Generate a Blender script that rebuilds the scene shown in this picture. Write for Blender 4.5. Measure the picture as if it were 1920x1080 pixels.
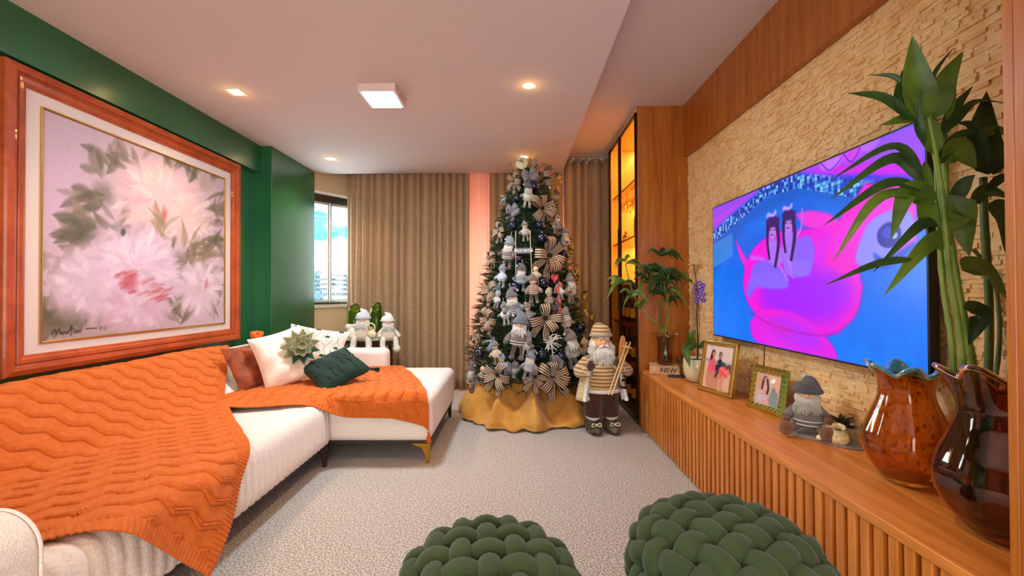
import bpy, math, random
import numpy as np
from mathutils import Vector, Matrix, Euler
for o in list(bpy.data.objects): bpy.data.objects.remove(o)
SC = bpy.context.scene
COL = SC.collection
PI = math.pi
rnd = random.Random(7)

# ------------------------------------------------------------------ camera
CZ = 1.13
FPX = 797.0
cam = bpy.data.cameras.new('camera'); cam.lens = FPX/1920*36; cam.sensor_width = 36; cam.clip_start = .02; cam.clip_end = 2000
camo = bpy.data.objects.new('camera', cam); COL.objects.link(camo)
CM = Matrix.Translation((0, 0, CZ)) @ Matrix.Rotation(math.radians(.36), 4, 'Z') @ Matrix.Rotation(math.radians(90.6), 4, 'X') @ Matrix.Rotation(math.radians(-.2), 4, 'Z')
camo.matrix_world = CM
SC.camera = camo
def ray(px, py):
    d = CM.to_3x3() @ Vector(((px-960)/FPX, (540-py)/FPX, -1))
    return d
def at(px, py, X=None, Y=None, Z=None):
    """world point on the sight line through a pixel, on the plane X=, Y= or Z="""
    d = ray(px, py); o = Vector((0, 0, CZ))
    if Y is not None: t = (Y-o.y)/d.y
    elif X is not None: t = (X-o.x)/d.x
    else: t = (Z-o.z)/d.z
    return o + d*t

# ------------------------------------------------------------------ world + exposure
SC.view_settings.view_transform = 'Standard'
SC.view_settings.look = 'None'
SC.view_settings.gamma = 1
SC.view_settings.use_curve_mapping = False
SC.view_settings.exposure = 0.42

def lin(c):
    if isinstance(c, (int, float)): c = (c, c, c)
    out = []
    for v in c[:3]:
        v = v/255.0
        out.append(v/12.92 if v <= .04045 else ((v+.055)/1.055)**2.4)
    return tuple(out)
def l4(c): return (*lin(c), 1.0)

w = bpy.data.worlds.new('sky'); SC.world = w; w.use_nodes = True
nt = w.node_tree; N = nt.nodes; L = nt.links
bg = N['Background']
tc = N.new('ShaderNodeTexCoord'); mp = N.new('ShaderNodeMapping'); mp.inputs['Scale'].default_value = (1, 1, 2.6)
nz = N.new('ShaderNodeTexNoise'); nz.inputs['Scale'].default_value = 4.2; nz.inputs['Detail'].default_value = 6; nz.inputs['Roughness'].default_value = .55
cr = N.new('ShaderNodeValToRGB')
cr.color_ramp.elements[0].position = .42; cr.color_ramp.elements[0].color = l4((70, 205, 240))
cr.color_ramp.elements[1].position = .56; cr.color_ramp.elements[1].color = (1, 1, 1, 1)
L.new(tc.outputs['Generated'], mp.inputs['Vector']); L.new(mp.outputs[0], nz.inputs['Vector']); L.new(nz.outputs['Fac'], cr.inputs[0]); L.new(cr.outputs[0], bg.inputs['Color'])
bg.inputs['Strength'].default_value = 2.0

def area_light(name, loc, rot, sx, sy, power, col, spread=180):
    l = bpy.data.lights.new(name, 'AREA'); l.shape = 'RECTANGLE'; l.size = sx; l.size_y = sy; l.energy = power; l.color = lin(col); l.spread = math.radians(spread)
    o = bpy.data.objects.new(name, l); COL.objects.link(o); o.location = loc; o.rotation_euler = rot
    return o
# added fill light behind the camera, standing in for unseen daylight
area_light('rear_fill_light', (-.2, -1.72, 1.25), (math.radians(90), 0, 0), 3.0, 1.9, 54, (255, 230, 206))
# daylight through the corner window
area_light('window_daylight', (-2.30, 5.38, 1.65), (math.radians(90), 0, math.radians(231.8)), .85, 1.2, 60, (215, 240, 255))
# daylight behind the curtain
area_light('curtain_daylight', (-.2, 5.62, 1.6), (math.radians(90), 0, math.radians(180)), 2.4, 1.9, 30, (255, 215, 190))

# ------------------------------------------------------------------ helpers: meshes
class MB:
    def __init__(s): s.v = []; s.f = []; s.mi = []; s.m = 0; s.uv = None
    def add(s, vs, fs):
        o = len(s.v); s.v += [tuple(p) for p in vs]; s.f += [tuple(i+o for i in f) for f in fs]; s.mi += [s.m]*len(fs)
    def box(s, x0, x1, y0, y1, z0, z1, M=None):
        vs = [Vector((x, y, z)) for z in (z0, z1) for y in (y0, y1) for x in (x0, x1)]
        if M is not None: vs = [M @ p for p in vs]
        s.add(vs, [(0, 2, 3, 1), (4, 5, 7, 6), (0, 1, 5, 4), (2, 6, 7, 3), (0, 4, 6, 2), (1, 3, 7, 5)])
    def poly(s, pts, n, th):
        """extruded polygon"""
        n = Vector(n).normalized()*th; k = len(pts)
        a = [Vector(p) for p in pts]; b = [p+n for p in a]
        s.add(a+b, [tuple(range(k))[::-1], tuple(range(k, 2*k))]+[(i, (i+1) % k, k+(i+1) % k, k+i) for i in range(k)])
    def grid(s, P, closeu=False, closev=False):
        """P[i][j] points"""
        nu = len(P); nv = len(P[0]); vs = [p for r in P for p in r]; fs = []
        for i in range(nu if closeu else nu-1):
            for j in range(nv if closev else nv-1):
                i2 = (i+1) % nu; j2 = (j+1) % nv
                fs.append((i*nv+j, i2*nv+j, i2*nv+j2, i*nv+j2))
        s.add(vs, fs)
    def tube(s, pts, r, seg=8, cap=True, flat=1.0, up=None):
        pts = [Vector(p) for p in pts]; n = len(pts)
        if n < 2: return
        rs = r if hasattr(r, '__len__') else [r]*n
        t0 = (pts[1]-pts[0]).normalized()
        u = Vector(up) if up is not None else (Vector((0, 0, 1)) if abs(t0.z) < .9 else Vector((1, 0, 0)))
        rows = []
        for i, p in enumerate(pts):
            t = (pts[min(i+1, n-1)]-pts[max(i-1, 0)])
            if t.length < 1e-9: t = t0
            t = t.normalized()
            a = u - t*u.dot(t)
            if a.length < 1e-6: a = t.orthogonal()
            a.normalize(); b = t.cross(a)
            if up is None: u = a
            rows.append([p + (a*math.cos(k*2*PI/seg)*flat + b*math.sin(k*2*PI/seg))*rs[i] for k in range(seg)])
        s.grid(rows, closev=True)
        if cap:
            o = len(s.v)-n*seg
            s.f.append(tuple(o+k for k in range(seg))[::-1]); s.mi.append(s.m)
            s.f.append(tuple(o+(n-1)*seg+k for k in range(seg))); s.mi.append(s.m)
    def lathe(s, prof, seg=24, c=(0, 0, 0), M=None, mod=None):
        c = Vector(c); rows = []
        for (r, z) in prof:
            row = []
            for k in range(seg):
                a = 2*PI*k/seg; rr = max(r, 1e-4); zz = z
                if mod: rr, zz = mod(rr, z, a)
                p = Vector((rr*math.cos(a), rr*math.sin(a), zz))
                row.append((M @ p if M is not None else p)+c)
            rows.append(row)
        s.grid(rows, closev=True)
    def ball(s, c, r, M=None, seg=16, ring=10, noise=0, seed=0):
        if not hasattr(r, '__len__'): r = (r, r, r)
        c = Vector(c); rr = random.Random(seed); rows = []
        for i in range(ring+1):
            t = PI*i/ring; row = []
            for k in range(seg):
                a = 2*PI*k/seg; q = 1+(rr.uniform(-noise, noise) if 0 < i < ring else 0)
                p = Vector((r[0]*math.sin(t)*math.cos(a)*q, r[1]*math.sin(t)*math.sin(a)*q, r[2]*math.cos(t)*q))
                row.append((M @ p if M is not None else p)+c)
            rows.append(row)
        s.grid(rows, closev=True)
    def leaf(s, base, d, up, length, width, droop=.3, nseg=8, fold=.15, tipw=2.2, curl=0):
        """lens shaped leaf blade; bends towards -z along its length"""
        base = Vector(base); d = Vector(d).normalized(); up = Vector(up)
        side = d.cross(up)
        if side.length < 1e-4: side = d.orthogonal()
        side.normalize(); p = base.copy(); rows = []
        for i in range(nseg+1):
            t = i/nseg
            wd = width*.5*(math.sin(PI*min(1, t**.62*1.0)))**.9 if t < 1 else 0
            wd = max(wd, .0006)
            nrm = side.cross(d).normalized()
            if nrm.z < 0 and abs(d.z) < .99: nrm = -nrm
            rows.append([p-side*wd+nrm*fold*wd, p, p+side*wd+nrm*fold*wd])
            d = (d+Vector((0, 0, -1))*droop/nseg+side*curl/nseg).normalized()
            p = p+d*(length/nseg)
        s.grid(rows)

def smooth_poly(pts, n):
    """catmull-rom resample"""
    pts = [Vector(p) for p in pts]; out = []
    P = [pts[0]*2-pts[1]]+pts+[pts[-1]*2-pts[-2]]
    m = len(pts)-1
    for i in range(n+1):
        t = i/n*m; k = min(int(t), m-1); f = t-k
        a, b, c, d = P[k], P[k+1], P[k+2], P[k+3]
        out.append(.5*((2*b)+(c-a)*f+(2*a-5*b+4*c-d)*f*f+(3*b-a-3*c+d)*f**3))
    return out

def obj(name, mb, mats, parent=None, smooth=False, bevel=0, solid=0, sub=0, loc=None, label=None, autosmooth=None, kind=None, solid_off=0, bseg=3):
    me = bpy.data.meshes.new(name); me.from_pydata(mb.v, [], mb.f); 
    if not isinstance(mats, (list, tuple)): mats = [mats]
    for m in mats: me.materials.append(m)
    if len(mats) > 1: me.polygons.foreach_set('material_index', mb.mi)
    if smooth: me.polygons.foreach_set('use_smooth', [True]*len(me.polygons))
    me.update()
    o = bpy.data.objects.new(name, me); COL.objects.link(o)
    if parent is not None: o.parent = parent
    if loc is not None: o.location = loc
    if label: o['label'] = label
    if kind: o['kind'] = kind
    if bevel:
        b = o.modifiers.new('bevel', 'BEVEL'); b.width = bevel; b.segments = bseg; b.limit_method = 'ANGLE'; b.angle_limit = math.radians(40)
        if bseg > 1: me.polygons.foreach_set('use_smooth', [True]*len(me.polygons)); wn = o.modifiers.new('wn', 'WEIGHTED_NORMAL'); wn.keep_sharp = True
    if solid:
        b = o.modifiers.new('solid', 'SOLIDIFY'); b.thickness = solid; b.offset = solid_off
    if sub:
        b = o.modifiers.new('sub', 'SUBSURF'); b.levels = sub; b.render_levels = sub
    return o
def tag(o, label, cat, group=None, kind=None):
    o['label'] = label; o['category'] = cat
    if group: o['group'] = group
    if kind: o['kind'] = kind
    return o
def thing(name, label, cat, loc=(0, 0, 0), rz=0, group=None, scale=1):
    o = bpy.data.objects.new(name, None); COL.objects.link(o); o.location = loc; o.rotation_euler = (0, 0, rz); o.scale = (scale,)*3
    o.empty_display_size = .05
    return tag(o, label, cat, group)
def struct(name, mb, m, **k):
    o = obj(name, mb, m, **k); o['kind'] = 'structure'; return o
def dup(o, parent=None):
    c = o.copy(); COL.objects.link(c); c.parent = parent
    for ch in list(o.children): dup(ch, c)
    return c

# ------------------------------------------------------------------ helpers: materials
MATS = {}
def mat(name, col, rough=.6, metal=0, col2=None, var=8, bump=0, bscale=60, sheen=0, trans=0, ior=1.45, emit=None, estr=0, coat=0, coord='Object', mapscale=None, ramp=(.35, .65), detail=4, alpha=1, spec=.5, translucent=0):
    if name in MATS: return MATS[name]
    m = bpy.data.materials.new(name); m.use_nodes = True; MATS[name] = m
    nt = m.node_tree; N = nt.nodes; L = nt.links; b = N['Principled BSDF']
    b.inputs['Base Color'].default_value = l4(col); b.inputs['Roughness'].default_value = rough; b.inputs['Metallic'].default_value = metal
    b.inputs['IOR'].default_value = ior; b.inputs['Transmission Weight'].default_value = trans; b.inputs['Coat Weight'].default_value = coat
    b.inputs['Sheen Weight'].default_value = sheen; b.inputs['Specular IOR Level'].default_value = spec
    tc = N.new('ShaderNodeTexCoord'); mp = N.new('ShaderNodeMapping'); L.new(tc.outputs[coord], mp.inputs['Vector'])
    if mapscale: mp.inputs['Scale'].default_value = mapscale
    if col2 is not None:
        n = N.new('ShaderNodeTexNoise'); n.inputs['Scale'].default_value = var; n.inputs['Detail'].default_value = detail
        r = N.new('ShaderNodeValToRGB'); r.color_ramp.elements[0].position = ramp[0]; r.color_ramp.elements[1].position = ramp[1]
        r.color_ramp.elements[0].color = l4(col); r.color_ramp.elements[1].color = l4(col2)
        L.new(mp.outputs[0], n.inputs['Vector']); L.new(n.outputs['Fac'], r.inputs[0]); L.new(r.outputs[0], b.inputs['Base Color'])
    if bump:
        n2 = N.new('ShaderNodeTexNoise'); n2.inputs['Scale'].default_value = bscale; n2.inputs['Detail'].default_value = 3
        bp = N.new('ShaderNodeBump'); bp.inputs['Strength'].default_value = bump; bp.inputs['Distance'].default_value = .01
        L.new(mp.outputs[0], n2.inputs['Vector']); L.new(n2.outputs['Fac'], bp.inputs['Height']); L.new(bp.outputs[0], b.inputs['Normal'])
    if emit is not None:
        b.inputs['Emission Color'].default_value = l4(emit); b.inputs['Emission Strength'].default_value = estr
    if translucent:
        tr = N.new('ShaderNodeBsdfTranslucent'); mx = N.new('ShaderNodeMixShader'); mx.inputs[0].default_value = translucent
        src = b.inputs['Base Color'].links
        if src: L.new(src[0].from_socket, tr.inputs['Color'])
        else: tr.inputs['Color'].default_value = l4(col)
        out = N['Material Output']; L.new(b.outputs[0], mx.inputs[1]); L.new(tr.outputs[0], mx.inputs[2]); L.new(mx.outputs[0], out.inputs['Surface'])
    return m
def wood(name, c1, c2, scale=(26, 26, 1.6), rough=.38, coat=.15):
    m = mat(name, c1, rough, coat=coat)
    nt = m.node_tree; N = nt.nodes; L = nt.links; b = N['Principled BSDF']
    mp = [n for n in N if n.type == 'MAPPING'][0]; mp.inputs['Scale'].default_value = scale
    n = N.new('ShaderNodeTexNoise'); n.inputs['Scale'].default_value = 1.0; n.inputs['Detail'].default_value = 5; n.inputs['Distortion'].default_value = .6
    n2 = N.new('ShaderNodeTexNoise'); n2.inputs['Scale'].default_value = 6.0; n2.inputs['Detail'].default_value = 3
    mx = N.new('ShaderNodeMath'); mx.operation = 'MULTIPLY_ADD'; mx.inputs[1].default_value = .35
    r = N.new('ShaderNodeValToRGB'); r.color_ramp.elements[0].position = .42; r.color_ramp.elements[1].position = .85
    r.color_ramp.elements[0].color = l4(c1); r.color_ramp.elements[1].color = l4(c2)
    L.new(mp.outputs[0], n.inputs['Vector']); L.new(mp.outputs[0], n2.inputs['Vector'])
    L.new(n2.outputs['Fac'], mx.inputs[0]); L.new(n.outputs['Fac'], mx.inputs[2]); L.new(mx.outputs[0], r.inputs[0]); L.new(r.outputs[0], b.inputs['Base Color'])
    bp = N.new('ShaderNodeBump'); bp.inputs['Strength'].default_value = .08; bp.inputs['Distance'].default_value = .004
    L.new(mx.outputs[0], bp.inputs['Height']); L.new(bp.outputs[0], b.inputs['Normal'])
    return m
def glass_pane(name, col=(255, 255, 255), gloss=.08):
    m = mat(name, col); nt = m.node_tree; N = nt.nodes; L = nt.links
    t = N.new('ShaderNodeBsdfTransparent'); t.inputs[0].default_value = l4(col)
    g = N.new('ShaderNodeBsdfGlossy'); g.inputs['Roughness'].default_value = .03
    mx = N.new('ShaderNodeMixShader'); mx.inputs[0].default_value = gloss
    L.new(t.outputs[0], mx.inputs[1]); L.new(g.outputs[0], mx.inputs[2]); L.new(mx.outputs[0], N['Material Output'].inputs['Surface'])
    return m

# ------------------------------------------------------------------ helpers: painted pictures (flat pictures that hang or glow in the place)
class Canvas:
    def __init__(s, w, h, bgc):
        s.w, s.h = w, h
        s.U, s.V = np.meshgrid(np.linspace(0, 1, w), np.linspace(0, 1, h))
        s.asp = w/h
        s.a = np.ones((h, w, 3))*np.array(bgc, float)
        s.rs = np.random.RandomState(3)
    def mix(s, m, col):
        m = np.clip(m, 0, 1)[..., None]; s.a = s.a*(1-m)+np.array(col, float)*m
    def noise(s, sc, oct=3, seed=0):
        rs = np.random.RandomState(seed); out = 0; amp = 1; tot = 0
        for k in range(oct):
            gw = int(sc*2**k)+2; gh = int(sc*2**k/s.asp)+3
            g = rs.rand(gh, gw); x = s.U*(gw-1.001); y = s.V*(gh-1.001); xi = x.astype(int); yi = y.astype(int); fx = x-xi; fy = y-yi
            fx = fx*fx*(3-2*fx); fy = fy*fy*(3-2*fy)
            out = out+amp*((g[yi, xi]*(1-fx)+g[yi, xi+1]*fx)*(1-fy)+(g[yi+1, xi]*(1-fx)+g[yi+1, xi+1]*fx)*fy); tot += amp; amp *= .5
        return out/tot
    def polymask(s, pts):
        inside = np.zeros(s.U.shape, bool); n = len(pts)
        for i in range(n):
            x1, y1 = pts[i]; x2, y2 = pts[(i+1) % n]
            if y1 == y2: continue
            c = ((s.V < y1) != (s.V < y2)) & (s.U < (x2-x1)*(s.V-y1)/(y2-y1)+x1)
            inside ^= c
        return inside.astype(float)
    def blurm(s, m, k):
        for _ in range(2):
            for ax in (0, 1):
                acc = np.zeros_like(m)
                for d in range(-k, k+1): acc += np.roll(m, d, ax)
                m = acc/(2*k+1)
        return m
    def poly(s, pts, col, soft=0, alpha=1):
        m = s.polymask(pts)
        if soft: m = s.blurm(m, soft)
        s.mix(m*alpha, col); return m
    def win(s, u0, u1, v0, v1):
        i0 = max(0, int(v0*s.h)); i1 = min(s.h, int(v1*s.h)+2); j0 = max(0, int(u0*s.w)); j1 = min(s.w, int(u1*s.w)+2)
        return slice(i0, max(i0, i1)), slice(j0, max(j0, j1))
    def mixw(s, sl, m, col):
        m = np.clip(m, 0, 1)[..., None]; s.a[sl] = s.a[sl]*(1-m)+np.array(col, float)*m
    def blob(s, cx, cy, rx, ry, col, rot=0, alpha=1, soft=.3):
        R = max(rx*s.asp, ry)*(1+soft); sl = s.win(cx-R/s.asp, cx+R/s.asp, cy-R, cy+R)
        x = (s.U[sl]-cx)*s.asp; y = s.V[sl]-cy; c, q = math.cos(rot), math.sin(rot)
        d = np.sqrt(((x*c+y*q)/(rx*s.asp))**2+((-x*q+y*c)/ry)**2)
        s.mixw(sl, np.clip((1-d)/max(soft, 1e-3)+.5, 0, 1)*alpha, col)
    def stroke(s, pts, w0, w1, col, alpha=1, soft=.5, n=14, prof=None):
        pts = smooth_poly([(p[0]*s.asp, p[1], 0) for p in pts], n)
        R = max(w0, w1)*1.6; xs = [p.x for p in pts]; ys = [p.y for p in pts]
        sl = s.win((min(xs)-R)/s.asp, (max(xs)+R)/s.asp, min(ys)-R, max(ys)+R)
        x = s.U[sl]*s.asp; y = s.V[sl]; D = np.full(x.shape, 9.0)
        if not x.size: return
        for i in range(n):
            a, b = pts[i], pts[i+1]; t0 = i/n
            ex, ey = b.x-a.x, b.y-a.y; l2 = ex*ex+ey*ey+1e-12
            t = np.clip(((x-a.x)*ex+(y-a.y)*ey)/l2, 0, 1)
            ww = w0+(w1-w0)*(t0+t/n)
            if prof: ww = ww*np.sin(PI*np.clip(t0+t/n, .02, .98))
            D = np.minimum(D, np.hypot(x-a.x-t*ex, y-a.y-t*ey)/np.maximum(ww, 1e-5))
        s.mixw(sl, np.clip((1-D)/soft+.5, 0, 1)*alpha, col)
    def build(s, name, P00, P10, P01, matl, parent):
        """P00 top left, P10 top right, P01 bottom left corner"""
        P00, P10, P01 = map(np.array, (P00, P10, P01))
        co = P00+s.U[..., None]*(P10-P00)+s.V[..., None]*(P01-P00)
        h, w = s.h, s.w; idx = np.arange(h*w).reshape(h, w)
        q = np.stack([idx[:-1, :-1], idx[1:, :-1], idx[1:, 1:], idx[:-1, 1:]], -1).reshape(-1, 4)
        me = bpy.data.meshes.new(name); me.vertices.add(h*w); me.vertices.foreach_set('co', co.reshape(-1).astype(np.float32))
        me.loops.add(q.size); me.loops.foreach_set('vertex_index', q.reshape(-1).astype(np.int32))
        me.polygons.add(len(q)); me.polygons.foreach_set('loop_start', np.arange(0, q.size, 4, dtype=np.int32))
        me.update(calc_edges=True)
        ca = me.color_attributes.new('paint', 'FLOAT_COLOR', 'POINT')
        v = np.clip(s.a, 0, 255)/255; lv = np.where(v <= .04045, v/12.92, ((v+.055)/1.055)**2.4)
        ca.data.foreach_set('color', np.concatenate([lv, np.ones((h, w, 1))], -1).reshape(-1).astype(np.float32))
        me.materials.append(matl); me.validate()
        o = bpy.data.objects.new(name, me); COL.objects.link(o); o.parent = parent
        return o
def paint_mat(name, rough=.6, estr=0, bump=0, coat=0):
    m = mat(name, (128, 128, 128), rough, coat=coat, bump=bump, bscale=300); N = m.node_tree.nodes; L = m.node_tree.links
    a = N.new('ShaderNodeVertexColor'); a.layer_name = 'paint'; b = N['Principled BSDF']
    if estr:
        b.inputs['Base Color'].default_value = (.01, .01, .01, 1); L.new(a.outputs[0], b.inputs['Emission Color']); b.inputs['Emission Strength'].default_value = estr
    else: L.new(a.outputs[0], b.inputs['Base Color'])
    return m
# ------------------------------------------------------------------ materials of the room
M_ceil = mat('ceiling_paint', (214, 196, 188), .85)
M_green = mat('green_paint', (28, 92, 52), .32, coat=.5, col2=(34, 100, 58), var=3)
M_green.node_tree.nodes['Principled BSDF'].inputs['Coat Roughness'].default_value = .22
M_beige = mat('beige_paint', (206, 178, 140), .85)
M_white = mat('white_lacquer', (235, 232, 228), .35)
M_wood = wood('oak_console', (176, 94, 30), (224, 138, 60))
M_woodh = wood('oak_long_grain', (182, 100, 34), (228, 144, 66), scale=(22, 1.3, 22))
M_woodr = wood('reddish_oak', (146, 76, 16), (188, 108, 34))
M_slatback = mat('dark_backing_board', (96, 40, 14), .7)  # even dark brown for slat backing, carcasses and lower shelves
M_carpet = mat('carpet', (140, 124, 114), .95, col2=(216, 204, 194), var=130, ramp=(.42, .58), bump=1, bscale=110, sheen=.2)
M_alu = mat('window_metal', (70, 62, 50), .4, .6)
M_alul = mat('window_metal_pale', (190, 196, 196), .35, .5)
M_stone = mat('split_limestone', (238, 192, 130), .85, col2=(246, 210, 156), var=14, bump=.35, bscale=90)
M_stone2 = mat('split_limestone_dark', (228, 176, 114), .85, col2=(240, 196, 138), var=14, bump=.35, bscale=90)
M_black = mat('black_plastic', (14, 14, 16), .35)
M_brass = mat('brass', (205, 160, 60), .25, 1)
M_gold = mat('gold_frame', (222, 186, 110), .28, 1)
M_glass = glass_pane('clear_pane')

ZD, ZR = 2.503, 2.70     # lowered and full ceiling height
m = MB(); m.box(-2.7, 1.6, -1.9, 5.75, -.05, 0); struct('floor', m, M_carpet)
m = MB(); m.box(-2.7, 1.6, -1.9, 5.75, ZR, ZR+.05); struct('ceiling', m, M_ceil)
m = MB(); m.poly([(-2.7, -1.9, ZD), (.55, -1.9, ZD), (.55, 4.87, ZD), (-2.16, 4.87, ZD), (-2.30, 4.79, ZD), (-2.7, 4.79, ZD)], (0, 0, 1), ZR-ZD)
struct('ceiling_lowered', m, M_ceil)
m = MB(); m.box(-2.6, -2.42, -1.9, 3.95, 0, ZR); struct('wall_left', m, M_green)
m = MB(); m.box(-2.6, -2.36, -1.9, 3.94, 2.25, ZD+.01); struct('trim_1', m, M_green)
m = MB(); m.box(-2.6, -2.262, 3.936, 4.79, 0, ZD+.01); struct('wall_column', m, M_green, bevel=.004, bseg=2)
m = MB(); m.box(1.5, 1.6, -1.9, 5.75, 0, ZR); struct('wall_right', m, M_beige)
# far wall, with the balcony opening behind the curtain
m = MB(); m.box(-2.0, -.95, 5.58, 5.68, 0, ZR); m.box(.75, 1.5, 5.58, 5.68, 0, ZR); m.box(-.95, .75, 5.58, 5.68, 2.12, ZR)
struct('wall_far', m, M_beige)
# wall behind the camera, with a wide opening added for the rear fill light
m = MB(); m.box(-2.6, -1.75, -1.9, -1.8, 0, ZR); m.box(1.35, 1.6, -1.9, -1.8, 0, ZR); m.box(-1.75, 1.35, -1.9, -1.8, 2.45, ZR)
struct('wall_back', m, M_beige)

# ---- slanted corner wall with the window
A = Vector((-2.31, 4.775, 0)); dw = Vector((.618, .786, 0)).normalized(); nw = Vector((-dw.y, dw.x, 0))
RW = Matrix.Translation(A) @ Matrix(((dw.x, nw.x, 0, 0), (dw.y, nw.y, 0, 0), (0, 0, 1, 0), (0, 0, 0, 1)))
WZ0, WZ1, WL0, WL1 = .99, 2.285, .035, .93
m = MB()
m.box(0, 1.1, 0, .14, 0, WZ0, RW); m.box(0, 1.1, 0, .14, WZ1, ZR, RW); m.box(0, WL0, 0, .14, WZ0, WZ1, RW); m.box(WL1, 1.1, 0, .14, WZ0, WZ1, RW)
struct('wall_window', m, M_beige)
m = MB(); m.box(WL0-.02, WL1+.02, -.02, .10, WZ0-.03, WZ0+.005, RW)
sill = struct('trim_2', m, mat('stone_sill', (200, 190, 172), .4))
wnd = MB(); wnd.box(WL0, WL1, .04, .09, WZ1-.09, WZ1-.005, RW); wnd.box(WL0, WL1, .04, .09, WZ0+.004, WZ0+.03, RW)
wnd.box(WL0, WL0+.018, .04, .09, WZ0, WZ1-.02, RW); wnd.box(WL1-.03, WL1, .04, .09, WZ0, WZ1-.02, RW)
win = struct('window_1', wnd, M_alu, bevel=.002, bseg=1)
for k, (a, b) in enumerate(((WL0+.018, .262), (.275, .60), (.61, WL1-.03))):
    m = MB(); t = .022; y0, y1 = .05+.016*(k % 2), .064+.016*(k % 2)
    m.box(a, b, y0, y1, WZ1-.12, WZ1-.09, RW); m.box(a, b, y0, y1, WZ0+.03, WZ0+.055, RW); m.box(a, a+t, y0, y1, WZ0+.03, WZ1-.09, RW); m.box(b-t, b, y0, y1, WZ0+.03, WZ1-.09, RW)
    s = obj('sash', m, M_alul, win, bevel=.002, bseg=1)
    m = MB(); m.box(a+t, b-t, y0+.005, y0+.008, WZ0+.05, WZ1-.1, RW); obj('pane', m, M_glass, s)
# white lintel reveal
m = MB(); m.box(WL0-.02, WL1+.02, -.006, .04, WZ1-.005, WZ1+.018, RW); struct('trim_3', m, M_white)
# safety net outside
m = MB(); st = .072
def netline(x0, z0, x1, z1): m.tube([RW @ Vector((x0, .125, z0)), RW @ Vector((x1, .125, z1))], .0018, 4, cap=False)
H_ = WZ1-WZ0-.04; W_ = WL1-WL0
k = -H_
while k < W_:
    x0 = max(0, k); z0 = x0-k; x1 = min(W_, k+H_); z1 = x1-k
    if x1 > x0:
        netline(WL0+x0, WZ0+.02+z0, WL0+x1, WZ0+.02+z1); netline(WL0+x0, WZ1-.02-z0, WL0+x1, WZ1-.02-z1)
    k += st
tag(obj('safety_net', m, mat('net_cord', (84, 92, 96), .8)), 'grey diamond mesh safety net stretched across the corner window', 'net')

# ---- city outside
sun = bpy.data.lights.new('sun', 'SUN'); sun.energy = 3.2; sun.angle = .01; sun.color = lin((255, 244, 230)); so_ = bpy.data.objects.new('sun', sun); COL.objects.link(so_); so_.rotation_euler = (math.radians(30), 0, math.radians(-24))
M_gr = mat('city_ground', (150, 160, 150), .9, col2=(90, 110, 90), var=.05)
m = MB(); m.box(-400, 400, 20, 900, -40.2, -40); struct('ground', m, M_gr)
def tower(px0, px1, pyt, Y, label, fc, wc, name='tower_block', nx=6):
    a = at(px0, 546, Y=Y); b = at(px1, 546, Y=Y); top = at((px0+px1)/2, pyt, Y=Y).z
    wd = (b.x-a.x)
    t = thing(name, label, 'building', ((a.x+b.x)/2, Y, -40), 0)
    m = MB(); m.box(-wd/2, wd/2, 0, wd*.8, 0, top+40); m.box(-wd*.2, wd*.2, wd*.2, wd*.5, top+40, top+40+wd*.12)
    obj('facade', m, fc, t)
    m = MB(); fh = 3.0; n = int((top+40)/fh)
    for j in range(max(0, n-14), n):
        for i in range(nx):
            x = -wd/2+wd*(i+.5)/nx; m.box(x-wd/nx*.26, x+wd/nx*.26, -.15, .0, j*fh+1.0, j*fh+2.3)
    for j in range(max(0, n-14), n):
        for i in range(4): y = wd*.8*(i+.5)/4; m.box(wd/2, wd/2+.12, y-1, y+1, j*fh+1.0, j*fh+2.3)
    obj('window_rows', m, wc, t, kind='stuff')
M_f1 = mat('tower_white', (245, 245, 240), .8, emit=(240, 246, 250), estr=0)
M_f2 = mat('tower_grey', (150, 175, 190), .8)
M_w1 = mat('tower_window', (70, 110, 130), .3)
tower(600, 621, 512, 260, 'tall white tower block left of the window mullion', M_f1, M_w1)
tower(588, 600, 508, 300, 'grey blue tower block at the left edge of the window view', M_f2, M_w1)
tower(628, 644, 511, 280, 'white tower block just right of the window mullion', M_f1, M_w1)
tower(644, 654, 514, 320, 'slim grey tower block beside the curtain edge', M_f2, M_w1)
tower(606, 640, 545, 200, 'low broad white building in front of the towers', M_f1, M_w1, 'low_building', 9)
tower(578, 606, 548, 210, 'low grey building at the bottom left of the window view', M_f2, M_w1, 'low_building', 8)

# ---- stone cladding on the right wall: rows of split blocks standing out by different amounts
m = MB(); rs = random.Random(11)
z = .40; 
SY0, SY1, SZ1 = .7, 3.60, 2.275
while z < SZ1:
    h = .0142; y = SY0-rs.uniform(0, .05)
    while y < SY1:
        l = rs.choice((.016, .022, .03, .04, .055)); d = rs.choice((0, 0, .002, .004, .008))
        m.m = 1 if rs.random() < .3 else 0
        y1 = min(y+l, SY1); z1 = min(z+h, SZ1)
        if y1 > SY0: m.box(1.466-d, 1.502, max(y, SY0), y1-.0003, z, z1-.0003)
        y += l
    z += h
struct('wall_stone_cladding', m, [M_stone, M_stone2])
# wood panel above it
m = MB(); m.box(1.425, 1.502, .7, 3.58, 2.275, ZR); struct('trim_4', m, M_woodr, bevel=.002, bseg=1)
m = MB(); m.box(1.418, 1.46, .7, 3.578, 2.262, 2.276); struct('trim_5', m, M_woodr)
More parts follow.
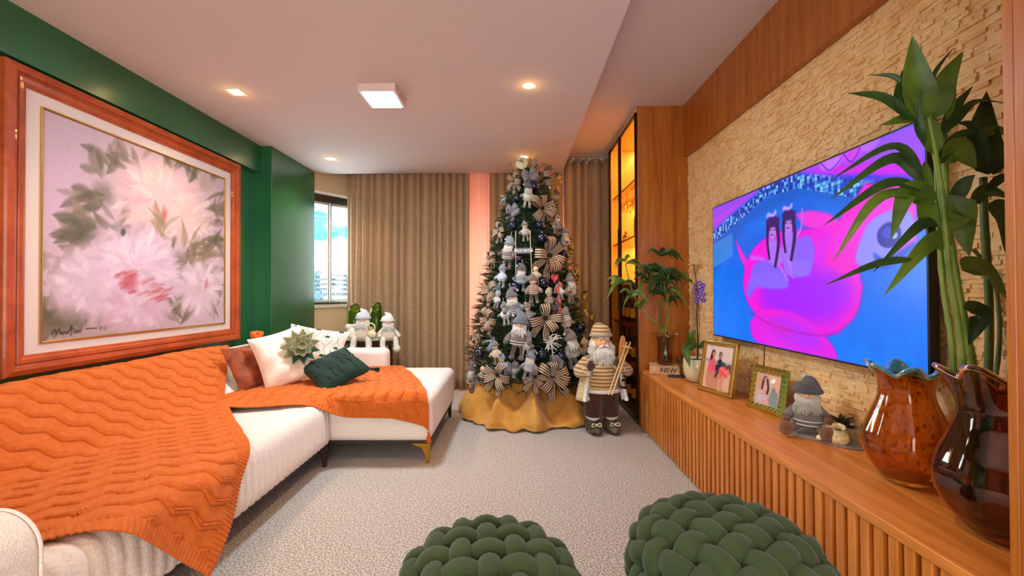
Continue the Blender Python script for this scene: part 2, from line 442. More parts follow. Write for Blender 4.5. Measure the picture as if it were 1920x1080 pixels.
# ------------------------------------------------------------------ curtains
def curtain_mat(name, c, tl, weave=500):
    m = mat(name, c, .85, sheen=.25, bump=.15, bscale=weave, translucent=tl); return m
M_cur = mat('taupe_curtain', (164, 130, 96), .8, sheen=.1, col2=(174, 140, 104), var=30, bump=.2, bscale=400, translucent=.04)
M_shr = mat('sheer_curtain', (236, 158, 136), .8, translucent=.65)
M_rail = mat('curtain_rail', (180, 172, 160), .4)
TR = smooth_poly([(-2.02, 5.16, 0), (-1.86, 5.02, 0), (-1.62, 4.95, 0), (-1.2, 4.93, 0), (-.6, 4.93, 0), (0, 4.93, 0), (.6, 4.93, 0), (1.06, 4.93, 0), (1.26, 4.93, 0)], 400)
TL = [0]
for i in range(400): TL.append(TL[-1]+(TR[i+1]-TR[i]).length)
def track(s):
    s = max(0, min(TL[-1]-1e-4, s)); i = int(np.searchsorted(TL, s))-1; i = max(0, min(399, i))
    f = (s-TL[i])/(TL[i+1]-TL[i]); p = TR[i].lerp(TR[i+1], f); t = (TR[i+1]-TR[i]).normalized(); return p, Vector((t.y, -t.x, 0))
def s_of_x(x):
    for i, p in enumerate(TR):
        if p.x >= x: return TL[i]
def curtain(s0, s1, per, amp, z1, matl, off=0, flare0=0, flare1=0, seed=0):
    r = random.Random(seed); m = MB(); folds = []; s = s0
    while s < s1: w_ = per*r.uniform(.75, 1.3); folds.append((s, min(s+w_, s1), r.uniform(.7, 1.15))); s += w_
    nz_ = 16; rows = []
    for (a, b, k) in folds:
        for q in range(10):
            u = q/10; s = a+(b-a)*u; row = []
            for j in range(nz_+1):
                tz = j/nz_; z = .012+(z1-.012)*tz
                ss = s+flare0*(1-tz)**2*(1-(s-s0)/(s1-s0))-flare1*(1-tz)**2*((s-s0)/(s1-s0))
                ss += .006*math.sin(tz*3+a*40)*(1-tz)
                p, n = track(ss)
                sh = 2*abs(math.sin(PI*u))**.6-1
                dd = off+amp*k*sh*(.75+.25*tz)+.006*math.sin(tz*5+s*30)
                row.append(Vector((p.x, p.y, z))+n*dd)
            rows.append(row)
    m.grid(rows); return m
sx = s_of_x(-.52)
c1 = tag(obj('curtain', curtain(.02, sx, .088, .042, ZD-.0+.17, M_cur, seed=1, flare0=-.05), M_cur, smooth=True, solid=.002), 'taupe pleated curtain between the corner window and the pink lit gap', 'curtain')
c2 = tag(obj('curtain', curtain(s_of_x(-.29), s_of_x(.56), .10, .042, 2.67, M_cur, seed=4), M_cur, smooth=True, solid=.002), 'taupe pleated curtain directly behind the decorated tree', 'curtain')
c3 = tag(obj('curtain', curtain(s_of_x(.57), TL[-1], .115, .042, 2.67, M_cur, seed=9), M_cur, smooth=True, solid=.002), 'taupe pleated curtain hanging from the higher ceiling beside the glass cabinet', 'curtain')
sh = tag(obj('sheer_curtain', curtain(s_of_x(-1.3), s_of_x(.8), .07, .012, 2.66, M_shr, off=-.09, seed=5), M_shr, smooth=True), 'pale pink sheer curtain glowing in the gap left of the tree', 'curtain')
m = MB(); 
m.tube([p+Vector((0, 0, 2.685)) for p in TR[::10]], .012, 6); rl = tag(obj('curtain_rail', m, M_rail), 'slim pale curtain rail under the higher ceiling', 'curtain rail')
M_ring = mat('eyelet_silver', (225, 215, 190), .2, 1)
for i in range(5):
    m = MB(); c = (.66+i*.092, 4.885, 2.635)
    m.tube([Vector(c)+Vector((.017*math.cos(a), 0, .013*math.sin(a))) for a in [k*PI/6 for k in range(13)]], .004, 6)
    obj('eyelet', m, M_ring, c3, smooth=True)
# ------------------------------------------------------------------ console, glass cabinet, door jamb
CX, CT = 1.04, .484
t = thing('media_console', 'long oak console with slatted front running under the television', 'console', (1.27, 2.2, 0))
def L_(mb, px, py, pz): mb.v = [(x-px, y-py, z-pz) for (x, y, z) in mb.v]; return mb
m = MB(); m.box(CX-.004, 1.455, .925, 3.57, CT-.032, CT); obj('countertop', L_(m, 1.27, 2.2, 0), M_woodh, t, bevel=.003, bseg=2)
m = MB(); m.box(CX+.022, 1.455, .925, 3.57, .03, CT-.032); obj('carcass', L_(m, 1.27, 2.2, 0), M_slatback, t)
m = MB(); y = .93
while y < 3.55: m.box(CX, CX+.022, y, y+.029, .012, CT-.032); y += .0485
m.box(CX, CX+.022, 3.54, 3.57, .012, CT-.032)
obj('slatted_front', L_(m, 1.27, 2.2, 0), M_wood, t, bevel=.0015, bseg=1)
m = MB(); m.box(CX+.03, 1.44, .925, 3.57, 0, .03); obj('plinth', L_(m, 1.27, 2.2, 0), M_black, t)

M_amber = wood('cabinet_inside', (222, 190, 120), (240, 214, 146))
M_bglass = glass_pane('bronze_glass', (240, 214, 170), .05)
M_dglass = mat('dark_bronze_mirror', (30, 20, 14), .08, .7, spec=.8)
M_bronze = mat('dark_bronze_frame', (48, 30, 18), .3, .8)
t = thing('display_cabinet', 'tall oak cabinet with lit bronze glass doors beside the curtain', 'cabinet', (1.27, 4.1, 0))
W0, W1 = 3.575, 4.62
lc = lambda mb: L_(mb, 1.27, 4.1, 0)
m = MB(); m.box(CX, 1.5, W0, W0+.022, 0, ZR-.002); obj('side_panel', lc(m), M_woodr, t, bevel=.002, bseg=1)
m = MB(); m.box(CX, 1.5, W1-.02, W1, 0, ZR-.002); obj('side_panel', lc(m), M_amber, t)
m = MB(); m.box(1.47, 1.5, W0+.022, W1-.02, 0, ZR-.002); obj('back_panel', lc(m), M_amber, t)
m = MB(); m.box(CX, 1.5, W0+.022, W1-.02, ZR-.04, ZR-.002); obj('top_panel', lc(m), M_amber, t)
for z in (1.20, 1.62, 2.12):
    m = MB(); m.box(CX+.03, 1.47, W0+.022, W1-.02, z, z+.018); obj('shelf', lc(m), M_amber, t)
for z in (.45, .82):
    m = MB(); m.box(CX+.03, 1.47, W0+.022, W1-.02, z, z+.018); obj('shelf', lc(m), M_slatback, t)
m = MB(); m.box(CX+.01, 1.5, W0+.022, W1-.02, 0, .06); obj('plinth', lc(m), M_black, t)
yd = 4.17
for (a, b) in ((W0+.024, yd-.002), (yd+.002, W1-.004)):
    m = MB(); f = .022; z0, z1 = .065, ZR-.045
    for bx in ((a, a+f, z0, z1), (b-f, b, z0, z1), (a, b, z0, z0+f), (a, b, z1-f, z1)): m.box(CX-.016, CX+.006, *bx)
    d = obj('door', lc(m), M_bronze, t, bevel=.002, bseg=1)
    m = MB(); m.box(CX-.007, CX-.002, a+f, b-f, z0+f, z1-f); obj('door_glass', lc(m), M_bglass, d)
m = MB(); m.box(CX-.03, CX-.016, yd-.018, yd-.008, .95, 1.75); obj('handle', lc(m), M_bronze, t)
# warm strips that light the shelves from below each shelf board
M_led = mat('warm_led', (255, 190, 100), .5, emit=(255, 186, 96), estr=14)
for z in (1.617, 2.117, ZR-.043):
    m = MB(); m.box(1.40, 1.41, W0+.04, W1-.04, z-.005, z); obj('led_strip', lc(m), M_led, t)
for z, pw in ((1.61, 5), (2.11, 6), (2.645, 6)): area_light('cabinet_strip_light', (1.36, 4.1, z), (0, math.radians(12), 0), .05, .9, pw*1.05, (255, 240, 200))
# glasses and bottles inside the cabinet
M_cg = glass_pane('drinking_glass', (250, 235, 200), .3)
def stem_glass():
    m = MB(); m.lathe([(.001, .003), (.032, .003), (.03, .006), (.004, .012), (.0035, .075), (.012, .085), (.03, .11), (.034, .14), (.028, .18)], 14)
    return m
sg = None
def put_glass(loc, label, group, flip=False, first=[None]):
    if first[0] is None: o = obj('wine_glass', stem_glass(), M_cg, smooth=True); first[0] = o
    else: o = first[0].copy(); COL.objects.link(o)
    o.location = loc
    if flip: o.rotation_euler = (PI, 0, 0)
    tag(o, label, 'glass', group)
for i in range(5):
    for j in range(2):
        put_glass((1.13+j*.1, 3.68+i*.095, 2.117), 'stemmed glass hanging upside down in the upper part of the lit cabinet', 'hanging stemware in the cabinet', True)
for i in range(8):
    put_glass((1.14+.1*(i % 2), 3.68+i*.055, 1.218), 'stemmed glass standing on the lowest lit cabinet shelf', 'glasses on the lowest lit shelf')
for i in range(4):
    put_glass((1.13+.08*(i % 2), 4.25+i*.08, 2.138), 'stemmed glass standing on the top shelf near the curtain', 'glasses on the top shelf')
def bottle(name, loc, h, r, c, label, group=None, neckc=None):
    M = mat('bottle_'+name+str(c[0]), c, .08, spec=.8); 
    t = thing(name, label, 'bottle', loc, group=group)
    m = MB(); m.lathe([(.001, 0), (r, 0), (r, h*.55), (r*.85, h*.64), (r*.35, h*.74), (r*.33, h*.97), (r*.38, h)], 16); obj('body', m, M, t, smooth=True)
    m = MB(); m.lathe([(r*.36, h*.82), (r*.41, h*.82), (r*.42, h*1.01), (.001, h*1.02)], 12); obj('cap', m, mat('cap'+str(neckc or 0), neckc or (190, 150, 70), .4, .5), t, smooth=True)
    m = MB(); m.lathe([(r*1.01, h*.15), (r*1.012, h*.45)], 16); obj('label_band', m, mat('bottle_paper', (220, 210, 185), .8), t, smooth=True)
bottle('bottle', (1.14, 3.93, 1.638), .30, .036, (235, 225, 205), 'pale bottle with white cap on the middle lit shelf', neckc=(240, 240, 235))
bottle('bottle', (1.20, 3.78, 1.638), .16, .03, (90, 50, 20), 'short amber bottle on the middle lit shelf')
bottle('bottle', (1.16, 4.42, 1.638), .12, .035, (150, 100, 50), 'squat jar like bottle on the middle shelf near the curtain')
for i in range(9):
    for z in (.078, .468, .838):
        if (i+int(z*10)) % 4 == 3: continue
        bottle('wine_bottle', (1.15+.12*(i % 2), 3.68+i*.1, z), .30, .037, ((20, 30, 18), (40, 16, 12), (52, 34, 14))[(i+int(z*9)) % 3], 'dark wine bottle in the unlit lower part of the glass cabinet', 'wine bottles in the lower cabinet', ((150, 20, 20), (190, 150, 70), (30, 30, 30))[i % 3])

# near cabinet front at the right edge of the picture
t = thing('wooden_cabinet', 'reddish wood cabinet front standing at the right edge before the console', 'cabinet', (1.27, .6, 0))
YJ = .908
m = MB(); m.box(CX, 1.5, YJ-.02, YJ, 0, ZR-.002); m.box(CX, 1.06, YJ-.052, YJ-.02, 0, ZR-.002); obj('stile', L_(m, 1.27, .6, 0), M_woodr, t, bevel=.002, bseg=1)
m = MB(); m.box(CX-.002, 1.058, .32, YJ-.056, .06, ZR-.03); obj('door', L_(m, 1.27, .6, 0), M_woodr, t, bevel=.002, bseg=1)
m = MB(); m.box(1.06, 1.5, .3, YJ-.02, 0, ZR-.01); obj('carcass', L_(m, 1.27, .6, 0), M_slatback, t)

# ------------------------------------------------------------------ ceiling lamps
M_spot = mat('spot_glow', (255, 230, 180), .5, emit=(255, 214, 150), estr=30)
def downlight(px, py, label, round_=False, power=30, vis=True, pos=None):
    p = at(px, py, Z=ZD) if pos is None else Vector(pos)
    t = thing('ceiling_downlight', label, 'ceiling light', (p.x, p.y, ZD), group=None if vis else 'downlights')
    m = MB()
    if round_: m.lathe([(.034, -.004), (.046, -.004), (.048, 0)], 24)
    else:
        for bx in ((-.05, .05, -.05, -.036), (-.05, .05, .036, .05), (-.05, -.036, -.036, .036), (.036, .05, -.036, .036)): m.box(*bx, -.005, .001)
    obj('trim_ring', m, M_white, t)
    m = MB(); m.lathe([(.001, -.0045), (.034, -.0045), (.036, -.001)], 20); obj('lamp', m, M_spot, t)
    l = bpy.data.lights.new('downlight_beam', 'SPOT'); l.energy = power; l.color = lin((255, 218, 170)); l.spot_size = math.radians(120); l.spot_blend = .8; l.shadow_soft_size = .03
    o = bpy.data.objects.new('downlight_beam', l); COL.objects.link(o); o.location = (p.x, p.y, ZD-.02)
    l = bpy.data.lights.new('downlight_halo', 'POINT'); l.energy = .25; l.color = lin((255, 200, 110)); l.shadow_soft_size = .02
    o = bpy.data.objects.new('downlight_halo', l); COL.objects.link(o); o.location = (p.x, p.y, ZD-.05)
downlight(443, 172, 'small square ceiling spotlight above the painting')
downlight(621, 297, 'small square ceiling spotlight nearest the corner window')
downlight(992, 160, 'small round warm ceiling spotlight nearest the camera on the right', True)
downlight(983, 294, 'small warm ceiling spotlight directly over the tree top', True)
downlight(0, 0, 'small square ceiling spotlight over the near end of the sofa', pos=(-1.9, 1.35, ZD), vis=True)
downlight(0, 0, 'small round ceiling spotlight above the camera', True, pos=(.1, 1.2, ZD), vis=True)

t = thing('ceiling_lamp', 'square white surface mounted panel lamp glowing cool on the ceiling', 'ceiling light', (-.90, 2.89, ZD))
m = MB(); m.box(-.125, .125, -.135, .135, -.052, 0); obj('housing', m, mat('lamp_housing', (222, 196, 190), .5), t, bevel=.004, bseg=2)
m = MB(); m.box(-.105, .105, -.115, .115, -.057, -.052); obj('diffuser', m, mat('cool_diffuser', (230, 250, 255), .5, emit=(190, 240, 255), estr=7), t, bevel=.002, bseg=1)
area_light('panel_lamp_beam', (-.90, 2.89, ZD-.06), (0, 0, 0), .2, .22, 34, (214, 240, 255))
# ------------------------------------------------------------------ television
TVX = 1.40; TY0, TY1 = 1.452, 3.0; TZ0, TZ1 = .832, 1.716
ty_, tz_ = (TY0+TY1)/2, (TZ0+TZ1)/2
t = thing('television', 'large flat television on the stone wall showing a pink pool float on blue water', 'television', (TVX+.03, ty_, TZ0))
def tvloc(mb): return L_(mb, TVX+.03, ty_, TZ0)
m = MB(); m.box(TVX, TVX+.035, TY0-.008, TY1+.008, TZ0-.008, TZ1+.008); obj('bezel', tvloc(m), M_black, t, bevel=.003, bseg=2)
m = MB(); m.box(TVX+.03, TVX+.075, ty_-.3, ty_+.3, tz_-.25, tz_+.2); obj('wall_bracket', tvloc(m), M_black, t)
C = Canvas(560, 315, (0, 96, 228))
# picture corners in the photograph, mapped to the screen rectangle
src = [(1339, 392), (1724, 243), (1341, 625), (1741, 716)]; dst = [(0, 0), (1, 0), (0, 1), (1, 1)]
Am = []; bm_ = []
for (x, y), (u, v) in zip(src, dst):
    Am.append([x, y, 1, 0, 0, 0, -u*x, -u*y]); bm_.append(u); Am.append([0, 0, 0, x, y, 1, -v*x, -v*y]); bm_.append(v)
Hm = np.append(np.linalg.solve(np.array(Am, float), np.array(bm_, float)), 1).reshape(3, 3)
def T(x, y):
    q = Hm @ np.array([x, y, 1.0]); return (q[0]/q[2], q[1]/q[2])
def Z(x, y): return T(1320+x*.46316, 220+y*.46296)     # from the 950x1080 close view
def Zs(*p): return [Z(a, b) for a, b in p]
# pool water
C.mix(np.clip((C.noise(6, 4, 1)-.42)*2.5, 0, 1)*.6, (0, 132, 250)); C.mix(np.clip((C.V-.35)*1.6, 0, 1)*.75, (0, 126, 252))
C.mix(np.clip((C.noise(14, 3, 5)-.5)*2.5, 0, 1)*.35, (30, 90, 215))
C.poly(Zs((40, 480), (380, 250), (900, 330), (900, 420), (400, 330), (180, 430), (40, 640)), (10, 84, 190), 8, .7)
# mosaic band
bm = C.polymask(Zs((30, 470), (215, 320), (240, 290), (370, 240), (640, 268), (900, 300), (900, 395), (640, 352), (380, 300), (260, 330), (40, 510)))
cu = np.floor(C.U*90); cv = np.floor(C.V*50); rr_ = np.random.RandomState(5).rand(60, 100)[cv.astype(int) % 60, cu.astype(int) % 100]
tile = np.array([(10, 70, 190), (60, 150, 225), (120, 200, 240), (20, 40, 140)], float)[(rr_*4).astype(int) % 4]
C.a = C.a*(1-bm[..., None])+tile*bm[..., None]
gr = (((C.U*90) % 1 < .16) | ((C.V*50) % 1 < .16)) & (bm > 0); C.mix(gr*.6, (40, 60, 200))
bm2 = C.polymask(Zs((40, 515), (120, 470), (120, 560), (40, 610))); C.mix(bm2*.35, (120, 190, 240))
# purple deck
C.poly(Zs((20, 360), (240, 280), (215, 318), (130, 385), (36, 468)), (150, 70, 235), 2)
C.poly(Zs((36, 440), (130, 370), (215, 306), (240, 284), (150, 350), (36, 420)), (205, 60, 220), 2, .8)
C.poly(Zs((350, 236), (900, -20), (900, 300), (640, 262), (500, 250)), (150, 74, 245), 2)
C.poly(Zs((380, 238), (640, 205), (890, 215), (890, 282), (640, 262)), (215, 20, 235), 4, .9)
C.poly(Zs((440, 262), (640, 255), (890, 270), (890, 300), (650, 276)), (60, 50, 225), 2, .9)
C.blob(*Z(510, 195), .045, .05, (200, 120, 250), 0, .8); C.stroke(Zs((470, 205), (505, 235), (550, 190), (550, 165)), .004, .004, (110, 40, 200))
C.blob(*Z(590, 165), .04, .045, (215, 60, 235), 0, .8); C.stroke(Zs((560, 175), (590, 205), (625, 150), (620, 130)), .004, .004, (110, 40, 200)); C.blob(*Z(660, 130), .03, .04, (190, 110, 250), 0, .7)
# pool float: back ring, body, tail, neck loop, head, eye
PK = (240, 10, 218); 
C.poly(smo := Zs((370, 400), (430, 388), (500, 400), (545, 430), (560, 500), (500, 480), (400, 450)), (238, 46, 215), 2)
C.poly(Zs((130, 492), (148, 520), (185, 590), (172, 615), (150, 570)), (236, 36, 200), 2)
def spoly(pts, col, soft=1, alpha=1, n=60):
    q = smooth_poly([(a, b, 0) for a, b in pts+pts[:1]], n); return C.poly([(p.x, p.y) for p in q], col, soft, alpha)
spoly(Zs((240, 500), (300, 470), (450, 460), (560, 470), (620, 600), (637, 700), (615, 800), (560, 860), (480, 890), (300, 850), (200, 780), (165, 690), (170, 610), (200, 540)), PK, 2)
spoly(Zs((240, 640), (400, 600), (560, 640), (600, 740), (520, 830), (380, 830), (240, 760)), (160, 26, 250), 14, .95)
spoly(Zs((480, 480), (560, 500), (560, 600), (480, 640), (440, 580)), (214, 40, 235), 8, .7)
spoly(Zs((190, 830), (230, 785), (330, 785), (440, 840), (520, 920), (545, 985), (500, 990), (330, 960), (210, 900)), (226, 24, 226), 2)
spoly(Zs((260, 820), (340, 815), (430, 870), (490, 940), (400, 930), (290, 880)), (170, 40, 250), 8, .8)
spoly(Zs((250, 830), (300, 832), (380, 880), (300, 872)), (235, 20, 170), 6, .6)
C.stroke(Zs((190, 790), (300, 850), (480, 890), (560, 860)), .006, .006, (180, 10, 180), .6)
C.poly(Zs((640, 290), (800, 300), (850, 380), (845, 520), (790, 560), (640, 612), (560, 645), (490, 600), (520, 480), (560, 400), (620, 330)), (240, 20, 205), 2)
C.poly(Zs((530, 480), (600, 420), (680, 330), (770, 330), (700, 420), (620, 500), (560, 560), (510, 570)), (236, 40, 232), 6, .7)
C.poly(Zs((720, 395), (820, 380), (855, 520), (770, 560), (820, 470)), (236, 50, 228), 4)
spoly(Zs((620, 540), (660, 450), (740, 400), (810, 400), (845, 450), (830, 510), (730, 585), (640, 612), (612, 590)), (142, 134, 255), 1)
spoly(Zs((680, 560), (740, 590), (835, 530), (830, 560), (740, 625), (700, 610)), (20, 60, 190), 2)
C.blob(*Z(742, 495), .033, .054, (28, 14, 150), 0, 1, .15); C.blob(*Z(740, 486), .018, .026, (64, 60, 215), 0, .8, .4); C.blob(*Z(764, 497), .009, .014, (150, 170, 255), 0, 1, .2)
# two seated people with ruffled dresses and bows
VIO = (150, 100, 245)
spoly(Zs((200, 600), (260, 580), (330, 640), (345, 690), (290, 700), (220, 690), (190, 735), (175, 700), (190, 660)), (130, 90, 250), 2)
spoly(Zs((380, 500), (430, 490), (450, 560), (430, 640), (370, 655), (330, 620), (320, 540)), (140, 92, 246), 2)
for k in range(16):
    x = 186+k*10; C.stroke(Zs((x, 640-k*1.5), (x+3, 670-k), (x+2, 698-k*.6)), .003, .003, (176, 146, 255), .5)
for k in range(12):
    x = 330+k*9; C.stroke(Zs((x, 590), (x+2, 620), (x+4, 646)), .003, .003, (186, 150, 255), .5)
C.stroke(Zs((200, 600), (170, 690), (210, 770), (300, 800)), .012, .012, (255, 20, 200), .6, .9)
C.stroke(Zs((637, 690), (615, 800), (540, 880)), .012, .012, (255, 10, 200), .6, .9)
C.poly(Zs((190, 560), (250, 570), (250, 585), (195, 580)), (190, 120, 250), 2, .7)
C.poly(Zs((262, 500), (310, 500), (325, 590), (300, 610), (265, 590)), (170, 110, 240), 2)
C.poly(Zs((325, 470), (370, 470), (372, 560), (345, 620), (320, 560)), (165, 110, 240), 2)
C.stroke(Zs((372, 500), (395, 455), (398, 380)), .010, .005, (172, 110, 235)); C.stroke(Zs((350, 580), (358, 640), (365, 655)), .009, .005, (172, 110, 235)); C.stroke(Zs((300, 590), (330, 640), (345, 665)), .009, .005, (172, 110, 235))
for (hx, hy) in ((283, 455), (347, 430)):
    C.blob(*Z(hx-3, hy-5), .024, .06, (60, 16, 100), 0, 1, .2)
    C.blob(*Z(hx-2, hy+18), .020, .044, (184, 116, 226), 0, 1, .2)
    C.poly(Zs((hx-28, hy-30), (hx-5, hy-50), (hx+26, hy-40), (hx+24, hy-8), (hx-10, hy-2), (hx-26, hy+6)), (58, 18, 104), 1)
    C.stroke(Zs((hx+16, hy-10), (hx+22, hy+60), (hx+10, hy+150)), .017, .013, (54, 12, 92))
    C.stroke(Zs((hx-22, hy), (hx-22, hy+60), (hx-14, hy+120)), .014, .010, (54, 12, 92))
    C.poly(Zs((hx-30, hy-42), (hx-22, hy-62), (hx, hy-56), (hx+10, hy-76), (hx+14, hy-60), (hx+2, hy-44), (hx-16, hy-44)), (196, 150, 250), 1)
    C.stroke(Zs((hx-8, hy+26), (hx+2, hy+28)), .004, .003, (90, 20, 120)); C.stroke(Zs((hx-14, hy+8), (hx-8, hy+8)), .003, .003, (60, 20, 100)); C.stroke(Zs((hx+2, hy+7), (hx+8, hy+7)), .003, .003, (60, 20, 100))
M_scr = paint_mat('television_picture', .25, estr=.8)
X_ = TVX-.0008-(TVX+.03)
C.build('screen', (X_, TY1-ty_, TZ1-TZ0), (X_, TY0-ty_, TZ1-TZ0), (X_, TY1-ty_, 0), M_scr, t)
# cable below the screen
a = at(1436, 652, X=1.44); b = at(1434, 700, X=1.44)
m = MB(); m.tube([(1.434, a.y, TZ0), (1.434, a.y+.01, .7), (1.434, a.y, CT+.002)], .003, 6); tag(obj('power_cable', m, M_black), 'thin black cable running down the stone wall below the television', 'cable')
# ------------------------------------------------------------------ the framed flower painting
PX = -2.36; PY0, PY1, PZ0, PZ1 = 1.955, 3.655, .735, 2.24
t = thing('framed_painting', 'large blurred white peony painting in a wide reddish wood frame', 'painting', (-2.42, (PY0+PY1)/2, PZ0))
pl_ = lambda mb: L_(mb, -2.42, (PY0+PY1)/2, PZ0)
M_fr = wood('frame_wood', (150, 58, 22), (190, 84, 40), scale=(8, 8, 8), rough=.35, coat=.3)
def frame_ring(y0, y1, z0, z1, wd, prof):
    """moulding: prof = list of (inset 0..1, x height)"""
    m = MB(); rows = []
    for (q, x) in prof:
        i = q*wd; rows.append([Vector((x, y0+i, z0+i)), Vector((x, y1-i, z0+i)), Vector((x, y1-i, z1-i)), Vector((x, y0+i, z1-i))])
    m.grid(rows, closev=True); return m
m = frame_ring(PY0, PY1, PZ0, PZ1, .098, [(0, -2.42), (0, -2.372), (.06, -2.362), (.3, -2.356), (.42, -2.36), (.46, -2.372), (.55, -2.377), (.62, -2.37), (.8, -2.373), (.86, -2.38), (1, -2.385), (1, -2.41)])
obj('frame', pl_(m), M_fr, t)
m = MB(); m.box(-2.419, -2.392, PY0+.08, PY1-.08, PZ0+.08, PZ1-.08); obj('mat_board', pl_(m), mat('linen_mat', (226, 206, 196), .8, bump=.2, bscale=500), t)
AY0, AY1, AZ0, AZ1 = 2.135, 3.477, .892, 2.068
m = frame_ring(AY0-.012, AY1+.012, AZ0-.012, AZ1+.012, .012, [(0, -2.392), (0, -2.385), (.5, -2.383), (1, -2.386), (1, -2.392)]); obj('inner_fillet', pl_(m), M_gold, t)
C = Canvas(420, 370, (214, 190, 200))
src = [(84, 197), (424, 327), (80, 636), (424, 603)]
Am = []; bm_ = []
for (x, y), (u, v) in zip(src, dst):
    Am.append([x, y, 1, 0, 0, 0, -u*x, -u*y]); bm_.append(u); Am.append([0, 0, 0, x, y, 1, -v*x, -v*y]); bm_.append(v)
Hm = np.append(np.linalg.solve(np.array(Am, float), np.array(bm_, float)), 1).reshape(3, 3)
def Z(x, y): return T(x*.5647, 90+y*.5648)     # 850x1080 close view
def Zs(*p): return [Z(a, b) for a, b in p]
C.mix(np.clip((C.noise(4, 3, 2)-.4)*2, 0, 1)*.5, (196, 170, 186)); C.mix(np.clip((C.noise(5, 3, 9)-.45)*2, 0, 1)*.5, (226, 206, 208))
C.mix(np.clip(C.V-.72, 0, 1)*1.8*np.clip(1.2-C.U*1.5, 0, 1), (150, 136, 120))
C.blob(*Z(200, 500), .12, .16, (222, 186, 212), 0, .6, 1.5)
R_ = random.Random(4)
OL = [(126, 112, 92), (146, 132, 110), (106, 96, 74), (160, 146, 128), (92, 92, 66)]
def leafs(cx, cy, n, r0, r1, a0, a1, cols=OL, w=.02, al=.75, spread=30):
    for _ in range(n):
        a = R_.uniform(a0, a1); l = R_.uniform(r0, r1); x = cx+R_.uniform(-spread, spread); y = cy+R_.uniform(-spread, spread)
        b = a+R_.uniform(-.5, .5)
        C.stroke([Z(x, y), Z(x+l*.5*math.cos(a), y+l*.5*math.sin(a)), Z(x+l*math.cos((a+b)/2), y+l*math.sin((a+b)/2))], w*R_.uniform(.6, 1.3), w*R_.uniform(.6, 1.3), R_.choice(cols), al*R_.uniform(.6, 1), .9, 8, prof=True)
# dark foliage round the blooms
for (cx, cy, n, a0, a1) in ((330, 500, 16, 2.6, 4.6), (300, 580, 18, 2.5, 4.0), (360, 400, 12, 3.2, 5.4), (450, 370, 8, 3.6, 5.6), (560, 390, 8, 4.0, 5.6), (650, 430, 10, 4.0, 6.0), (700, 520, 12, -1.3, 1.2), (690, 600, 10, -1, 1.5), (640, 690, 18, 4.5, 7.2), (560, 640, 14, 3.8, 5.6), (620, 760, 8, 0, 2), (300, 640, 10, 2.4, 3.8), (180, 700, 8, 1, 4), (170, 800, 8, 1, 4), (200, 880, 16, 0, 3.4), (260, 900, 12, 4, 6), (330, 920, 10, 4, 6.6), (420, 590, 10, 3, 6), (600, 900, 8, 3.5, 6), (735, 880, 6, 4, 6)):
    leafs(cx, cy, n, 60, 130, a0, a1)
for (cx, cy) in ((350, 470), (420, 590), (310, 600), (600, 700), (640, 690), (250, 890), (180, 900)): C.blob(*Z(cx, cy), .045, .05, (96, 92, 70), R_.uniform(0, 3), .55, 1.2)
def bloom(cx, cy, rx, ry, n, base, tips, seed, al=.8):
    r = random.Random(seed)
    C.blob(*Z(cx, cy), rx/640*.95, ry/600*1.0, base, 0, .9, .55)
    for k in range(n):
        a = r.uniform(0, 2*PI); d = r.uniform(.1, .75); l = r.uniform(.35, .6)
        x, y = cx+rx*d*math.cos(a), cy+ry*d*math.sin(a); x2, y2 = cx+rx*(d+l)*math.cos(a+r.uniform(-.2, .2)), cy+ry*(d+l)*math.sin(a+r.uniform(-.2, .2))
        C.stroke([Z(x, y), Z((x+x2)/2+r.uniform(-8, 8), (y+y2)/2+r.uniform(-8, 8)), Z(x2, y2)], r.uniform(.012, .03), r.uniform(.008, .02), r.choice(tips), al*r.uniform(.4, 1), .9, 6, prof=True)
bloom(540, 490, 150, 110, 90, (228, 200, 202), [(238, 216, 214), (226, 192, 196), (244, 228, 226), (214, 180, 186), (232, 206, 196)], 1)
bloom(620, 560, 90, 80, 40, (230, 204, 198), [(238, 214, 208), (226, 196, 190), (242, 224, 218)], 8)
bloom(690, 430, 36, 42, 14, (206, 184, 176), [(220, 202, 194), (190, 170, 156)], 5, .5)
bloom(300, 770, 110, 100, 60, (222, 200, 214), [(232, 214, 224), (214, 190, 206), (240, 226, 232)], 2)
bloom(450, 720, 150, 130, 110, (232, 208, 224), [(240, 220, 232), (226, 196, 214), (246, 234, 240), (216, 188, 208)], 3)
bloom(450, 860, 130, 60, 60, (228, 202, 214), [(238, 218, 226), (220, 190, 204), (212, 176, 190)], 7)
bloom(670, 790, 90, 100, 60, (232, 210, 218), [(240, 224, 230), (224, 200, 210), (244, 232, 236)], 4)
leafs(545, 600, 9, 60, 120, 4.2, 5.4, [(150, 136, 100), (170, 150, 120)], .014, .7, 20)
leafs(620, 680, 12, 60, 120, -1.6, .2, [(160, 140, 110), (140, 124, 92)], .014, .7, 30)
for k in range(34):
    x = 400+R_.uniform(-20, 130); y = 770+(x-400)*.35+R_.uniform(-30, 30); l = R_.uniform(20, 60)
    C.stroke([Z(x, y), Z(x+l*.6, y-l*.25), Z(x+l, y-l*.3+R_.uniform(-10, 10))], .012, .006, R_.choice([(206, 110, 120), (220, 140, 146), (190, 96, 110), (216, 150, 160)]), R_.uniform(.3, .75), .9, 6, prof=True)
C.blob(*Z(432, 768), .04, .05, (200, 90, 100), -.6, .7, .9); C.blob(*Z(550, 540), .014, .035, (206, 110, 110), .2, .8, .9); C.blob(*Z(692, 775), .015, .035, (206, 120, 130), .2, .7, .9)
C.blob(*Z(412, 600), .012, .02, (70, 74, 60), .2, .8, .6); C.blob(*Z(520, 520), .02, .012, (214, 140, 144), .4, .6, .9)
C.mix(np.clip((C.noise(60, 2, 3)-.5)*1.2, 0, 1)*.14, (120, 110, 100))
